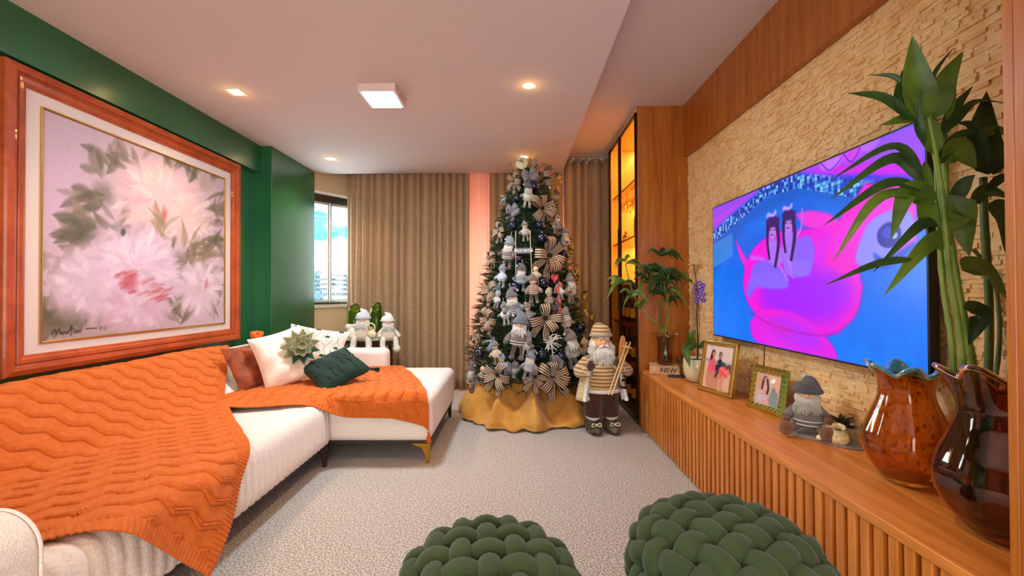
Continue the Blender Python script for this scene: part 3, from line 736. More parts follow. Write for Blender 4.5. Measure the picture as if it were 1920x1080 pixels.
# signature
def sg(pts, w=.0035): C.stroke([Z(a, b) for a, b in pts], w, w*.8, (70, 56, 50), .9, .5, 10)
sg([(176, 942), (186, 928), (190, 944)]); sg([(190, 944), (200, 926), (203, 944)]); sg([(206, 942), (208, 934)]); sg([(212, 944), (216, 934), (222, 942), (226, 934)]); sg([(228, 942), (242, 914), (238, 948)]); sg([(232, 930), (250, 926)]); sg([(248, 940), (254, 930), (258, 940), (264, 928), (268, 938), (274, 924)]); sg([(290, 926), (325, 924)])
C.a *= np.array((.95, .91, .93))
M_pnt = paint_mat('oil_paint', .55, bump=.25)
xx = -2.391+2.42; yc = (PY0+PY1)/2
C.build('canvas', (xx, AY0-yc, AZ1-PZ0), (xx, AY1-yc, AZ1-PZ0), (xx, AY0-yc, AZ0-PZ0), M_pnt, t)
# ------------------------------------------------------------------ sectional sofa
M_sofa = mat('cream_boucle', (232, 216, 206), .95, col2=(244, 232, 224), var=120, bump=.5, bscale=230, sheen=.3)
M_bleg = mat('gilded_leg', (176, 132, 40), .3, .9)
M_rail2 = mat('dark_sofa_base', (52, 38, 32), .6)
SP = [(-2.34, .14), (-2.34, .60), (-2.335, .70), (-2.30, .738), (-2.24, .745), (-2.18, .738), (-2.14, .705), (-2.0, .56), (-1.88, .45), (-1.84, .418), (-1.78, .412), (-1.5, .422), (-1.32, .424), (-1.255, .412), (-1.222, .375), (-1.212, .32), (-1.206, .20), (-1.215, .155), (-1.24, .14)]
def resample(P, n):
    q = smooth_poly([(a, 0, b) for a, b in P], 400); d = [0]
    for i in range(400): d.append(d[-1]+(q[i+1]-q[i]).length)
    out = []
    for k in range(n+1):
        s = d[-1]*k/n; i = min(399, max(0, int(np.searchsorted(d, s))-1)); f = (s-d[i])/max(1e-9, d[i+1]-d[i]); out.append(q[i].lerp(q[i+1], f))
    return out, d[-1]
sofa = thing('sectional_sofa', 'cream sectional sofa with chaise along the green wall', 'sofa', (-1.7, 2.3, 0))
so = lambda mb: L_(mb, -1.7, 2.3, 0)
# backrest: profile part
def loft_y(prof, ys, fn=None, capends=True):
    m = MB(); rows = []
    for y in ys:
        row = []
        for i, p in enumerate(prof):
            a = prof[max(0, i-1)]; b = prof[min(len(prof)-1, i+1)]; t = (b-a).normalized(); n = Vector((-t.z, 0, t.x))
            q = Vector((p.x, y, p.z))+(n*fn(i, y) if fn else Vector((0, 0, 0))); row.append(q)
        rows.append(row)
    m.grid(rows)
    if capends:
        for row in (rows[0], rows[-1]): o = len(m.v); m.v += [tuple(p) for p in row]; m.f.append(tuple(range(o, o+len(row)))); m.mi.append(0)
    return m
bp, _ = resample([(-2.30, .14), (-2.32, .3), (-2.325, .55), (-2.315, .64), (-2.28, .68), (-2.225, .708), (-2.17, .713), (-2.125, .68), (-2.0, .555), (-1.86, .42), (-1.84, .3)], 44)
def quilt(y, per=.052, d=.009): return -d*math.exp(-(((y/per) % 1-.5)/.13)**2)
ys = [.98+i*.0104 for i in range(273)]
obj('backrest', so(loft_y(bp, ys, lambda i, y: quilt(y)+(0 if .99 < y < 3.8 else -.02))), M_sofa, sofa, smooth=True)
spf, _ = resample([(-1.95, .16), (-1.95, .40), (-1.84, .412), (-1.78, .412), (-1.5, .422), (-1.32, .424), (-1.255, .412), (-1.222, .375), (-1.212, .32), (-1.206, .20), (-1.215, .155), (-1.24, .14), (-1.3, .138)], 46)
ys = [1.10+i*.0104 for i in range(165)]
def endround(y, y0, y1, r=.05):
    e = min(y-y0, y1-y)
    return -r*(1-math.sqrt(max(0, 1-(1-min(1, e/r))**2))) if e < r else 0
obj('seat', so(loft_y(spf, ys, lambda i, y: quilt(y)*(1 if i > 22 else .5)+endround(y, 1.10, 1.10+164*.0104))), M_sofa, sofa, smooth=True)
# chaise
m = MB(); m.box(-2.1, -.55, 2.80, 3.90, .145, .452)
ch = obj('chaise', so(m), M_sofa, sofa, bevel=.055, bseg=6)
# end arm behind the chaise
m = MB(); m.box(-2.26, -1.14, 3.765, 3.925, .2, .632); obj('armrest', so(m), M_sofa, sofa, bevel=.05, bseg=6)
# near arm
arc_ = [(-2.30, .14), (-2.30, .52)]+[(-2.22-.08*math.cos(k*PI/16), .52+.08*math.sin(k*PI/16)) for k in range(1, 9)]+[(-1.265+.10*math.sin(k*PI/20), .50+.10*math.cos(k*PI/20)) for k in range(0, 11)]+[(-1.163, .14)]
m = MB(); m.poly([(x, .80, z) for x, z in arc_], (0, 1, 0), .245); am = obj('armrest', so(m), M_sofa, sofa, bevel=.014, bseg=4)
m = MB(); m.tube([(x, 1.043, z) for x, z in arc_], .0042, 8); m.tube([(x, .803, z) for x, z in arc_], .0042, 8)
obj('piping', so(m), M_sofa, am, smooth=True)
m = MB(); m.box(-2.3, -1.24, .85, 2.8, .115, .142); m.box(-2.2, -.57, 2.83, 3.88, .128, .148); obj('base_rail', so(m), M_rail2, sofa)
def sleg(x, y, dx, dy, matl, label=None):
    m = MB(); r = .014
    m.poly([(x, y, 0), (x+.02*dx, y, 0), (x+.028*dx, y, .06), (x+.05*dx, y, .105), (x+.11*dx, y, .125), (x+.11*dx, y, .132), (x-.004*dx, y, .132)], (0, dy, 0), .02)
    m.poly([(x, y, 0), (x, y+.02*dy, 0), (x, y+.028*dy, .06), (x, y+.05*dy, .105), (x, y+.11*dy, .125), (x, y+.11*dy, .132), (x, y-.002, .132)], (dx, 0, 0), .02)
    o = obj('leg', so(m), matl, sofa); 
    if label: o['label'] = label
sleg(-.57, 2.82, -1, 1, M_bleg, 'curved gilded leg'); sleg(-.58, 3.87, -1, -1, M_rail2); sleg(-1.23, 2.78, -1, -1, M_rail2); sleg(-1.25, 1.0, -1, 1, M_rail2); sleg(-2.2, 3.85, 1, -1, M_rail2); sleg(-2.25, .88, 1, 1, M_rail2)

# ------------------------------------------------------------------ knitted throws
def knit_mat(name, c, c2, scale=(1, 1, 1)):
    m = mat(name, c, .9, col2=c2, var=40, sheen=.08); nt = m.node_tree; N = nt.nodes; L = nt.links; b = N['Principled BSDF']
    uv = N.new('ShaderNodeUVMap'); mp = N.new('ShaderNodeMapping'); mp.inputs['Scale'].default_value = (210, 150, 1)
    ch = N.new('ShaderNodeTexWave'); ch.inputs['Scale'].default_value = .5; ch.inputs['Distortion'].default_value = 1.5
    L.new(uv.outputs[0], mp.inputs[0]); L.new(mp.outputs[0], ch.inputs['Vector'])
    bp = N.new('ShaderNodeBump'); bp.inputs['Strength'].default_value = .35; bp.inputs['Distance'].default_value = .003
    L.new(ch.outputs['Fac'], bp.inputs['Height']); L.new(bp.outputs[0], b.inputs['Normal']); return m
M_throw = knit_mat('orange_knit', (202, 94, 20), (212, 106, 28))
def tri(x): x = x % 1; return abs(2*x-1)*2-1
def cable(a, b, La, Lb, P=.092, border=.055):
    """height of the knit relief at blanket position (a,b)"""
    e = min(a, La-a, b, Lb-b)
    if e < border:
        q = b if min(a, La-a) < min(b, Lb-b) else a
        return .0025*math.cos(2*PI*q/.0085*.5)+.001
    ph = a+.016*tri(b/.13)+.006*math.sin(b*9)
    u = (ph/P) % 1-.5; d = u*P
    h = .0085*math.exp(-((d-.0052)/.0030)**2)+.0085*math.exp(-((d+.0052)/.0030)**2)
    h += -.004*math.exp(-((abs(d)-.0125)/.004)**2)
    v = ((b/.065) % 1-.5)*.065
    h += -.0026*math.exp(-((v-.0055)/.0032)**2)-.0026*math.exp(-((v+.0055)/.0032)**2)
    h += .0012*(1-4*u*u)     # panels pillow out between cables
    return h
def throw(name, La, Lb, na, nb, pos, keep, label, swap=False):
    m = MB(); rows = []; uvs = []
    for i in range(na+1):
        row = []
        for j in range(nb+1): row.append(pos(La*i/na, Lb*j/nb))
        rows.append(row)
    # normals by finite difference
    P = np.array([[tuple(p) for p in r] for r in rows]); du = np.gradient(P, axis=0); dv = np.gradient(P, axis=1); n = np.cross(du, dv); n /= np.linalg.norm(n, axis=2, keepdims=True)+1e-9
    if n[na//2, nb//2, 2] < 0: n = -n
    Hh = np.array([[(cable(Lb*j/nb, La*i/na, Lb, La) if swap else cable(La*i/na, Lb*j/nb, La, Lb)) for j in range(nb+1)] for i in range(na+1)])
    P = P+n*(Hh[..., None])
    idx = {}; vs = []; fs = []
    K = np.array([[keep(La*i/na, Lb*j/nb, rows[i][j]) for j in range(nb+1)] for i in range(na+1)])
    def vi(i, j):
        if (i, j) not in idx: idx[(i, j)] = len(vs); vs.append(tuple(P[i, j])); uvs.append((La*i/na, Lb*j/nb))
        return idx[(i, j)]
    for i in range(na):
        for j in range(nb):
            if K[i, j] and K[i+1, j] and K[i+1, j+1] and K[i, j+1]: fs.append((vi(i, j), vi(i+1, j), vi(i+1, j+1), vi(i, j+1)))
    m.add(vs, fs)
    o = obj(name, m, M_throw, smooth=True, solid=.005, solid_off=0)
    uvl = o.data.uv_layers.new(name='UVMap'); vid = np.zeros(len(o.data.loops), dtype=np.int32); o.data.loops.foreach_get('vertex_index', vid)
    uvl.data.foreach_set('uv', np.array(uvs)[vid].reshape(-1).astype(np.float32))
    return tag(o, label, 'throw blanket')
# near throw: a rectangle turned on the unrolled sofa surface
tp, tl = resample([(-2.345, .55), (-2.33, .64), (-2.29, .695), (-2.225, .725), (-2.165, .730), (-2.115, .69), (-2.0, .575), (-1.89, .475), (-1.83, .438), (-1.76, .434), (-1.5, .442), (-1.32, .443), (-1.25, .432), (-1.208, .395), (-1.193, .33), (-1.175, .2), (-1.155, .05), (-1.14, -.1), (-1.12, -.3)], 300)
S0 = tl*0
def surf(s):
    k = (s+.16)/tl*300; k = max(0, min(299.99, k)); i = int(k); p = tp[i].lerp(tp[i+1], k-i)
    return p
# arc length offset: s=0 at the top edge of the backrest
Cc = (1.555, 1.525)
e1 = Vector((.765, -.644)); e2 = Vector((-.644, -.765))
def posA(a, b):
    y = Cc[0]+e1.x*a+e2.x*b; s = Cc[1]+e1.y*a+e2.y*b
    p = surf(s); wv = .006*math.sin(y*7+s*3)+.005*math.sin(a*11+b*5)
    hang = max(0, s-1.08)
    return Vector((p.x+hang*.10+.012*math.sin(y*16)*min(1, hang*6)+wv*.3, y, p.z+wv*.8+(.006 if s < 1.05 else 0)))
def keepA(a, b, p):
    s = Cc[1]+e1.y*a+e2.y*b; return s > -.14 and p.y > 1.055
throw('knitted_throw', 2.62, 2.6, 1150, 520, posA, keepA, 'orange cable knit throw over the near backrest and seat of the sofa')

# far throw on the chaise. a = across towards the back, b = along x
XB0, XB1 = -1.98, -.575
def topz(x, y):
    """sofa surface height under the far throw"""
    k = 1/(1+math.exp(-(x+1.20)*60))
    main = .449; cha = .472
    f = max(0, min(1, (y-2.64)/.12)); f = f*f*(3-2*f)
    return main*(1-f)+cha*f
def posB(a, b):
    # right edge runs diagonally from the back towards the front corner
    t = a/1.42
    x1 = -.565-.56*max(0, min(1, (t-.12)/.88))**1.15
    x = XB0+(x1-XB0)*(b/1.42)
    k = 1/(1+math.exp(-(x+1.20)*22))
    # distance run from the front hem
    hem_flat = 2.52+.12*(x+1.98)+.03*math.sin(x*9)       # lies on the near seat
    y_flat = hem_flat+a*.93
    drop = .145+.03*math.sin((x+.5)*4)
    if x > -.8: drop += .05*(x+.8)/.25
    r = .04; yf = 2.783
    if a < drop: pz = .455-.0-(drop-a); py = yf-.004
    elif a < drop+r*PI/2: th = (a-drop)/r; pz = .430+r*math.sin(th); py = yf+r*(1-math.cos(th))
    else: pz = .470; py = yf+r+(a-drop-r*PI/2)
    if a < drop: pz = .430-(drop-a)
    hang = Vector((x, py, pz)); flat = Vector((x, y_flat, topz(x, y_flat)))
    p = hang*k+flat*(1-k)
    wv = .006*math.sin(x*8+a*5)+.004*math.sin(a*17-x*6)
    p.z += wv if pz > .46 else 0; p.y -= .01*math.sin(x*13)*(1 if pz < .42 else 0)*k
    bd = max(0, x-(-.60))
    p.z -= bd*.6
    return p
throw('knitted_throw', 1.2, 1.42, 260, 640, posB, lambda a, b, p: p.y < 3.92, 'orange cable knit throw lying over the chaise of the sofa', True)
tassel_par = bpy.data.objects['knitted_throw.001']
def tassel(parent, p, d, L, r, matl):
    m = MB(); p = Vector(p); d = Vector(d).normalized()
    m.ball(p+d*r*.7, r*.75, seg=10, ring=6)
    u = d.orthogonal().normalized(); v = d.cross(u)
    for k in range(26):
        a = rnd.uniform(0, 2*PI); q = rnd.uniform(.2, 1)
        o = (u*math.cos(a)+v*math.sin(a))
        m.tube([p+d*r*1.2+o*r*.4*q, p+d*(r+L*.5)+o*r*.85*q, p+d*(r+L*rnd.uniform(.9, 1.05))+o*r*1.1*q], [.0022, .003, .0022], 5)
    return obj('tassel', m, matl, parent, smooth=True)
tp0 = posB(.0, 1.42)
tassel(tassel_par, tp0+Vector((0, -.006, -.0)), (0, -.05, -1), .06, .014, M_throw)

# ------------------------------------------------------------------ cushions
def cushion(name, loc, rot, w, h, th, matl, label, pinch=.045, seed=0, wr=.004, sub=26):
    """puffed square cushion: local x width, y height, z thickness"""
    r = random.Random(seed); ph = [r.uniform(0, 6) for _ in range(8)]
    me = MB()
    for sgn in (1, -1):
        rows = []
        for i in range(sub+1):
            row = []
            for j in range(sub+1):
                u = i/sub*2-1; v = j/sub*2-1
                x = u*w/2*(1-pinch*2*(1-v*v)*abs(u)**3*.9); y = v*h/2*(1-pinch*2*(1-u*u)*abs(v)**3*.9)
                q = max(0, (1-u**4)*(1-v**4))**.5
                z = sgn*(th/2*q*(1-.10*(u*u+v*v))+.001)+wr*q*(math.sin(5*u+3*v+ph[0])+math.sin(9*v-4*u+ph[1]))
                row.append(Vector((x, y, z)))
            rows.append(row)
        if sgn < 0: rows = [r_[::-1] for r_ in rows]
        me.grid(rows)
    o = obj(name, me, matl, smooth=True); o.location = loc; o.rotation_euler = rot
    tag(o, label, 'cushion'); return o
def basis_rot(nrm, up):
    z = Vector(nrm).normalized(); x = Vector(up).cross(z).normalized(); y = z.cross(x)
    return Matrix((x, y, z)).transposed().to_euler()
def cush_z(w, h, th, u, v): return th/2*max(0, (1-u**4)*(1-v**4))**.5*(1-.10*(u*u+v*v))
M_wc = mat('ivory_cushion', (240, 226, 210), .8, sheen=.3, bump=.25, bscale=200)
M_gc = knit_mat('dark_green_knit', (8, 36, 28), (12, 44, 34))
M_rc = mat('rust_velvet', (112, 44, 8), .7, sheen=.2, col2=(160, 72, 20), var=16, bump=.4, bscale=40)
# rust cushion tucked behind
cushion('rust_cushion', (-1.875, 3.035, .615), basis_rot((.85, -.35, .50), (-.5, .1, 1)), .34, .34, .09, M_rc, 'rust brown patterned cushion wedged behind the ivory cushion', seed=3)
# ivory cushion with a cloth flower
pc = Vector((-1.675, 3.07, .66)); rc = basis_rot((.62, -.80, .30), (-.62, .3, 1))
c1_ = cushion('ivory_cushion', pc, rc, .35, .41, .15, M_wc, 'ivory cushion with a large olive fabric flower on it', seed=5, wr=.006)
M_ol = mat('olive_petal', (132, 122, 78), .75, sheen=.2, col2=(84, 96, 62), var=20); M_olt = mat('petal_edge', (190, 176, 140), .8); M_og = mat('dark_petal', (24, 66, 48), .8)
m = MB(); fc = Vector((.11, .03, .085)); 
for ring, (n, L0, wd, tilt) in enumerate(((11, .135, .06, .12), (9, .10, .05, .5), (7, .065, .035, 1.0))):
    for k in range(n):
        a = 2*PI*k/n+ring*.35; d = Vector((math.cos(a)*math.cos(tilt), math.sin(a)*math.cos(tilt), math.sin(tilt)))
        m.m = 2 if (ring == 0 and math.sin(a) < -.35) else 0
        L__ = L0*(.9 if ring else 1.0)
        base = fc+Vector((0, 0, .012*ring)); upv = Vector((0, 0, 1))
        side = d.cross(upv).normalized(); nn = side.cross(d)
        P = [base+side*wd*.15, base+d*L__*.55+side*wd*.5+nn*.008, base+d*L__, base+d*L__*.55-side*wd*.5+nn*.008, base-side*wd*.15]
        m.poly(P, nn, .004)
        m.m = 1; Q = smooth_poly(P, 16); m.tube(Q, .0022, 5)
m.m = 1
for k in range(9): m.ball(fc+Vector((.014*math.cos(k*2.4)*k/6, .014*math.sin(k*2.4)*k/6, .045)), .007, seg=8, ring=6)
obj('fabric_flower', m, [M_ol, M_olt, M_og], c1_, label='olive fabric flower with pale piped petals')
# palm print cushion
pp = Vector((-1.69, 3.58, .665)); rp = basis_rot((.12, -.92, .36), (.14, .3, 1))
c2_ = cushion('palm_cushion', pp, rp, .50, .36, .12, M_wc, 'ivory cushion printed with small green palm trees and wavy lines', seed=8)
M_pg = mat('palm_print', (26, 66, 48), .9); M_pl = mat('line_print', (150, 136, 116), .9); m = MB()
def onz(x, y, e=.0018): return Vector((x, y, cush_z(.50, .36, .12, x/.25, y/.18)+e+.004*cush_z(.5, .36, .12, x/.25, y/.18)/.06*(math.sin(5*x/.25+3*y/.18+random.Random(8).uniform(0, 6)))))
r8 = random.Random(8); ph8 = [r8.uniform(0, 6) for _ in range(8)]
def onz(x, y, e=.0014):
    u, v = x/.25, y/.18; q = max(0, (1-u**4)*(1-v**4))**.5
    return Vector((x*(1-.09*(1-v*v)*abs(u)**3*.9), y*(1-.09*(1-u*u)*abs(v)**3*.9), .06*q*(1-.10*(u*u+v*v))+.001+.004*q*(math.sin(5*u+3*v+ph8[0])+math.sin(9*v-4*u+ph8[1]))+e))
def flat_line(pts, w):
    P = [onz(*p) for p in pts]; rows = []
    for i, p in enumerate(P):
        t = (P[min(i+1, len(P)-1)]-P[max(i-1, 0)]).normalized(); s = t.cross(Vector((0, 0, 1))).normalized()*w/2; rows.append([p-s, p+s])
    m.grid(rows)
m.m = 1
for cx in (-.19, -.095, 0, .095, .19):
    for sg_ in (-1, 1):
        flat_line([(cx+sg_*(.022+.022*math.cos(2*PI*(t/40)*2+(PI if int(round((cx+.19)/.095)) % 2 else 0))), -.165+.33*t/40) for t in range(41)], .0035)
m.m = 0
for i, cx in enumerate((-.19, -.095, 0, .095, .19)):
    for cy in ((-.08, .085) if i % 2 else (-.155, .0, .15)):
        if abs(cy) > .16: continue
        flat_line([(cx, cy-.025), (cx+.001, cy+.012)], .004)
        for k in range(9):
            a = -.35+k*(PI+.7)/8; flat_line([(cx, cy+.012), (cx+.012*math.cos(a), cy+.012+.012*math.sin(a)+.004), (cx+.022*math.cos(a), cy+.010+.018*math.sin(a))], .005)
obj('palm_print', m, [M_pg, M_pl], c2_, kind=None)
# dark green knitted cushion with tassels, lying on the throw
pg_ = Vector((-1.325, 3.13, .572)); rg = basis_rot((.05, -.47, .88), (.7, .7, .35))
c3_ = cushion('green_cushion', pg_, rg, .38, .38, .12, M_gc, 'dark green knitted cushion with tasselled corners lying on the orange throw', seed=9)
# relief lines on it
m = MB()
for k in range(7):
    y0 = -.15+k*.05
    pts = []
    for t in range(31):
        x = -.165+.33*t/30; yy = y0+.008*tri(t/7)
        u, v = x/.19, yy/.19; q = max(0, (1-u**4)*(1-v**4))**.5; pts.append((x, yy, .06*q*(1-.1*(u*u+v*v))+.003))
    m.tube(pts, .003, 5)
obj('knit_cables', m, M_gc, c3_, smooth=True)
for sx_, sy_ in ((-1, -1), (1, -1), (1, 1), (-1, 1)): tassel(c3_, (sx_*.18, sy_*.18, 0), (sx_*.7, sy_*.7, -.12), .05, .016, M_gc)
# orange knot peeking over the backrest
m = MB()
for k in range(3):
    m.tube([Vector((-.0, 0, .0))+Vector((.035*math.cos(a+k), .028*math.sin(a)+.01*k, .02*math.sin(a*2+k*2)+.018)) for a in [q*2*PI/20 for q in range(21)]], .017, 8)
o = tag(obj('rolled_knit_corner', m, M_throw, smooth=True), 'small orange knitted bundle on the backrest top beside the ivory cushion', 'knit bundle'); o.location = (-2.13, 3.50, .765)

# ------------------------------------------------------------------ braided poufs
M_pouf = mat('green_velour', (46, 60, 30), .9, sheen=.15, col2=(54, 70, 36), var=5, bump=.1, bscale=300)
M_pin = mat('pouf_core', (14, 30, 18), .9)
def pouf(name, loc, R, H, label, rz, d=.078, tr=.031):
    t = thing(name, label, 'pouf', loc, rz)
    n = 200; prof = []
    for i in range(n+1):
        a = PI*i/n; s, c = math.sin(a), math.cos(a)
        prof.append((R*abs(s)**.62, H/2+H/2*(1 if c > 0 else -1)*abs(c)**.72))
    D = [0]
    for i in range(n): D.append(D[-1]+math.hypot(prof[i+1][0]-prof[i][0], prof[i+1][1]-prof[i][1]))
    tot = D[-1]
    def S(p, q, off):
        rho = math.hypot(p, q); 
        s = min(rho, tot*.93); i = min(n-1, max(0, int(np.searchsorted(D, s))-1)); f = (s-D[i])/max(1e-9, D[i+1]-D[i])
        r = prof[i][0]*(1-f)+prof[i+1][0]*f; z = prof[i][1]*(1-f)+prof[i+1][1]*f
        tr_, tz = prof[i+1][0]-prof[i][0], prof[i+1][1]-prof[i][1]; l = math.hypot(tr_, tz)+1e-9
        nr, nz_ = -tz/l, tr_/l
        if rho < 1e-6: ca, sa = 1, 0
        else: ca, sa = p/rho, q/rho
        r2 = r+nr*off; return Vector((r2*ca, r2*sa, z+nz_*off))
    m = MB(); K = int(tot*.80/d)
    for axis in (0, 1):
        for k in range(-K, K+1):
            c = (k+.5*0)*d; lim = math.sqrt(max(0, (tot*.84)**2-c*c)); 
            if lim < d: continue
            pts = []; rad = []; st = d/7; q = -lim
            while q <= lim:
                off = .017*math.cos(PI*q/d)*(1 if k % 2 else -1)*(1 if axis else -1)-tr*.75
                pts.append(S(c, q, off) if axis else S(q, c, off)); 
                rho = math.hypot(c, q); s = min(rho, tot*.93); i = min(n-1, int(np.searchsorted(D, s))); sq = min(1, (prof[i][0]/max(rho, .01)))
                rad.append(tr*max(.45, min(1, sq*1.05))); q += st
            m.tube(pts, rad, 12, cap=True, flat=.78)
    obj('braided_cover', m, M_pouf, t, smooth=True)
    m = MB(); m.lathe([(max(.001, r-.055), .02+z*(H-.07)/H) for r, z in prof[::8]], 32); obj('core', m, M_pin, t, smooth=True)
    return t
pouf('braided_pouf', (-.075, 1.175, 0), .265, .435, 'dark green braided pouf at the bottom centre of the photo', .12)
pouf('braided_pouf', (.625, 1.275, 0), .285, .455, 'dark green braided pouf beside the slatted console', .55, d=.084, tr=.0345)
# ------------------------------------------------------------------ things on the console
def amber_glass(name, c):
    m = mat(name, c, .02, trans=1.0, ior=1.45, coat=.3); return m
M_amb = amber_glass('amber_glass', (226, 168, 84)); M_amb2 = amber_glass('deep_amber_glass', (176, 108, 64))
M_tip = mat('teal_glass_rim', (70, 165, 172), .06, trans=.55, coat=.5)
def glass_vase(name, label, loc, prof, lobes, rimw, matl, rim_m, rz=0, tilt=0, mouth=0, th=.006, ribdepth=.05, rim_n=6):
    t = thing(name, label, 'vase', loc, rz)
    H = prof[-1][1]
    P = smooth_poly([(r, 0, z) for r, z in prof], 60)
    def mod(r, z, a):
        k = z/H; q = math.sin(PI*min(1, k*1.05))**.5 if k > 0 else 0
        rr = r*(1+ribdepth*q*(math.cos(lobes*a)*.5-.2))
        f = max(0, (k-.80)/.20)**2
        rr *= 1+.16*f*math.cos(rim_n*a); zz = z+rimw*f*math.cos(rim_n*a)+mouth*f*math.cos(a)*k
        return rr, zz
    m = MB(); m.lathe([(.001, .002)]+[(p.x, p.z) for p in P], 96, mod=mod); 
    n = len(m.v); 
    # inner wall
    m.lathe([(.001, .022)]+[(max(.001, p.x-th), p.z if p.z > .022 else .022) for p in P], 96, mod=mod)
    # join rims
    seg = 96; a0 = n-seg; b0 = len(m.v)-seg
    for k in range(seg): m.f.append((a0+k, a0+(k+1) % seg, b0+(k+1) % seg, b0+k)); m.mi.append(0)
    o = obj('body', m, matl, t, smooth=True)
    me = o.data
    import bmesh as _b
    bm = _b.new(); bm.from_mesh(me); _b.ops.recalc_face_normals(bm, faces=bm.faces); bm.to_mesh(me); bm.free()
    m = MB(); pts = []
    for k in range(97):
        a = 2*PI*k/96; r, z = mod(P[-1].x-th/2, P[-1].z, a); pts.append((r*math.cos(a), r*math.sin(a), z+.002))
    m.tube(pts, .0078, 10, cap=False); obj('rim', m, rim_m, t, smooth=True)
    return t
v1 = at(1688, 900, Z=CT); 
glass_vase('glass_vase', 'amber ribbed glass vase with a teal ruffled rim, standing empty', (1.325, 1.455, CT+.001),
    [(.045, 0), (.062, .008), (.095, .05), (.122, .11), (.121, .16), (.100, .22), (.078, .28), (.074, .315), (.082, .35), (.094, .378)], 9, .016, M_amb, M_tip)
glass_vase('glass_vase', 'tall dark amber glass vase holding the bamboo stalks', (1.285, 1.130, CT+.001),
    [(.045, 0), (.068, .006), (.112, .055), (.140, .12), (.138, .18), (.112, .25), (.094, .30), (.090, .335), (.098, .37), (.112, .402)], 8, .016, M_amb2, M_amb2, mouth=-.03, rz=.3)
# pebbles and crystals at the bottom of the dark vase
M_cry = mat('pale_crystal', (230, 214, 200), .2, trans=.4)
rr = random.Random(2)
for k in range(7):
    m = MB(); a = rr.uniform(0, 6.3); d = rr.uniform(.0, .055); x, y = 1.285+d*math.cos(a), 1.13+d*math.sin(a)
    Mx = Matrix.Translation((x, y, CT+.040)) @ Euler((rr.uniform(-.3, .3), rr.uniform(-.3, .3), rr.uniform(0, 3))).to_matrix().to_4x4()
    m.box(-.022, .022, -.006, .006, -.006, .006, Mx)
    tag(obj('crystal_stick', m, M_cry, bevel=.002, bseg=1), 'short pale crystal stick lying in the bottom of the dark amber vase', 'crystal', 'crystal sticks in the dark amber vase')

# ---- plants
M_lf = mat('bamboo_leaf', (68, 96, 24), .45, col2=(100, 126, 36), var=14, translucent=.25, spec=.6)
M_lf2 = mat('bamboo_leaf_dark', (34, 60, 20), .45, col2=(50, 80, 28), var=14, translucent=.2)
M_lf3 = mat('bamboo_leaf_yellow', (148, 150, 40), .5, col2=(110, 130, 36), var=14, translucent=.3)
M_cane = mat('bamboo_cane', (96, 126, 44), .4, col2=(140, 160, 70), var=10)
M_cane2 = mat('bamboo_cane_dark', (60, 84, 34), .45, col2=(90, 112, 50), var=10)
def leafcurve(m, pts, width, nrm, fold=.25, nseg=14, shape=.62, twist=0):
    P = smooth_poly(pts, nseg); nrm = Vector(nrm).normalized(); rows = []
    for i, p in enumerate(P):
        t = i/nseg; tg = (P[min(i+1, nseg)]-P[max(i-1, 0)]).normalized()
        s = tg.cross(nrm); s = s.normalized() if s.length > 1e-4 else tg.orthogonal().normalized()
        n2 = s.cross(tg); w_ = max(.0005, width*.5*math.sin(PI*min(1, (t**shape)))**.85 if t > 0 else .0018)
        if t < .08: w_ = max(w_, .002)
        ang = twist*t; s2 = s*math.cos(ang)+n2*math.sin(ang); nn = n2*math.cos(ang)-s*math.sin(ang)
        rows.append([p-s2*w_+nn*fold*w_, p-s2*w_*.5+nn*fold*w_*.4, p, p+s2*w_*.5+nn*fold*w_*.4, p+s2*w_+nn*fold*w_])
    m.grid(rows)
def cane(m, pts, r, nodes=.05):
    P = smooth_poly(pts, 40); d = 0; rs = []
    for i, p in enumerate(P):
        if i: d += (p-P[i-1]).length
        q = (d/nodes) % 1; rs.append(r*(1+.22*math.exp(-((q-.5)/.06)**2))*(1-.15*i/40))
    m.tube(P, rs, 10)
bp_ = thing('bamboo', 'tall lucky bamboo rising from the dark amber vase, long green leaves', 'plant', (1.265, 1.17, CT+.03))
BO = Vector((1.265, 1.17, CT+.03))
def bl(x, y): return (1520+.6107*x, 40+.6107*y)
def bpnt(x, y, dy=0):
    px, py = bl(x, y); return at(px, py, Y=1.185+dy)-BO
def spread(i): return random.Random(i*7+3).uniform(-.07, .09)
stk = [([(440, 1075), (430, 960), (405, 800), (390, 560), (385, 380)], .0085, 0, M_cane), ([(470, 1075), (455, 940), (425, 760), (395, 480), (350, 250)], .0095, -.03, M_cane),
       ([(500, 1080), (480, 960), (450, 800), (420, 600), (410, 350)], .011, .02, M_cane), ([(545, 1080), (548, 860), (535, 640), (530, 480)], .0125, .05, M_cane2), ([(570, 1080), (580, 930), (560, 780), (500, 700)], .007, .09, M_cane2)]
for i, (pts, r, dy, ml) in enumerate(stk):
    m = MB(); q = [bpnt(a, b, dy+.01*k) for k, (a, b) in enumerate(pts)]
    root = Vector(((i-2)*.018, dy*.6, .01)); cane(m, [root, root.lerp(q[0], .5)]+q, r*.85); obj('cane', m, ml, bp_, smooth=True)
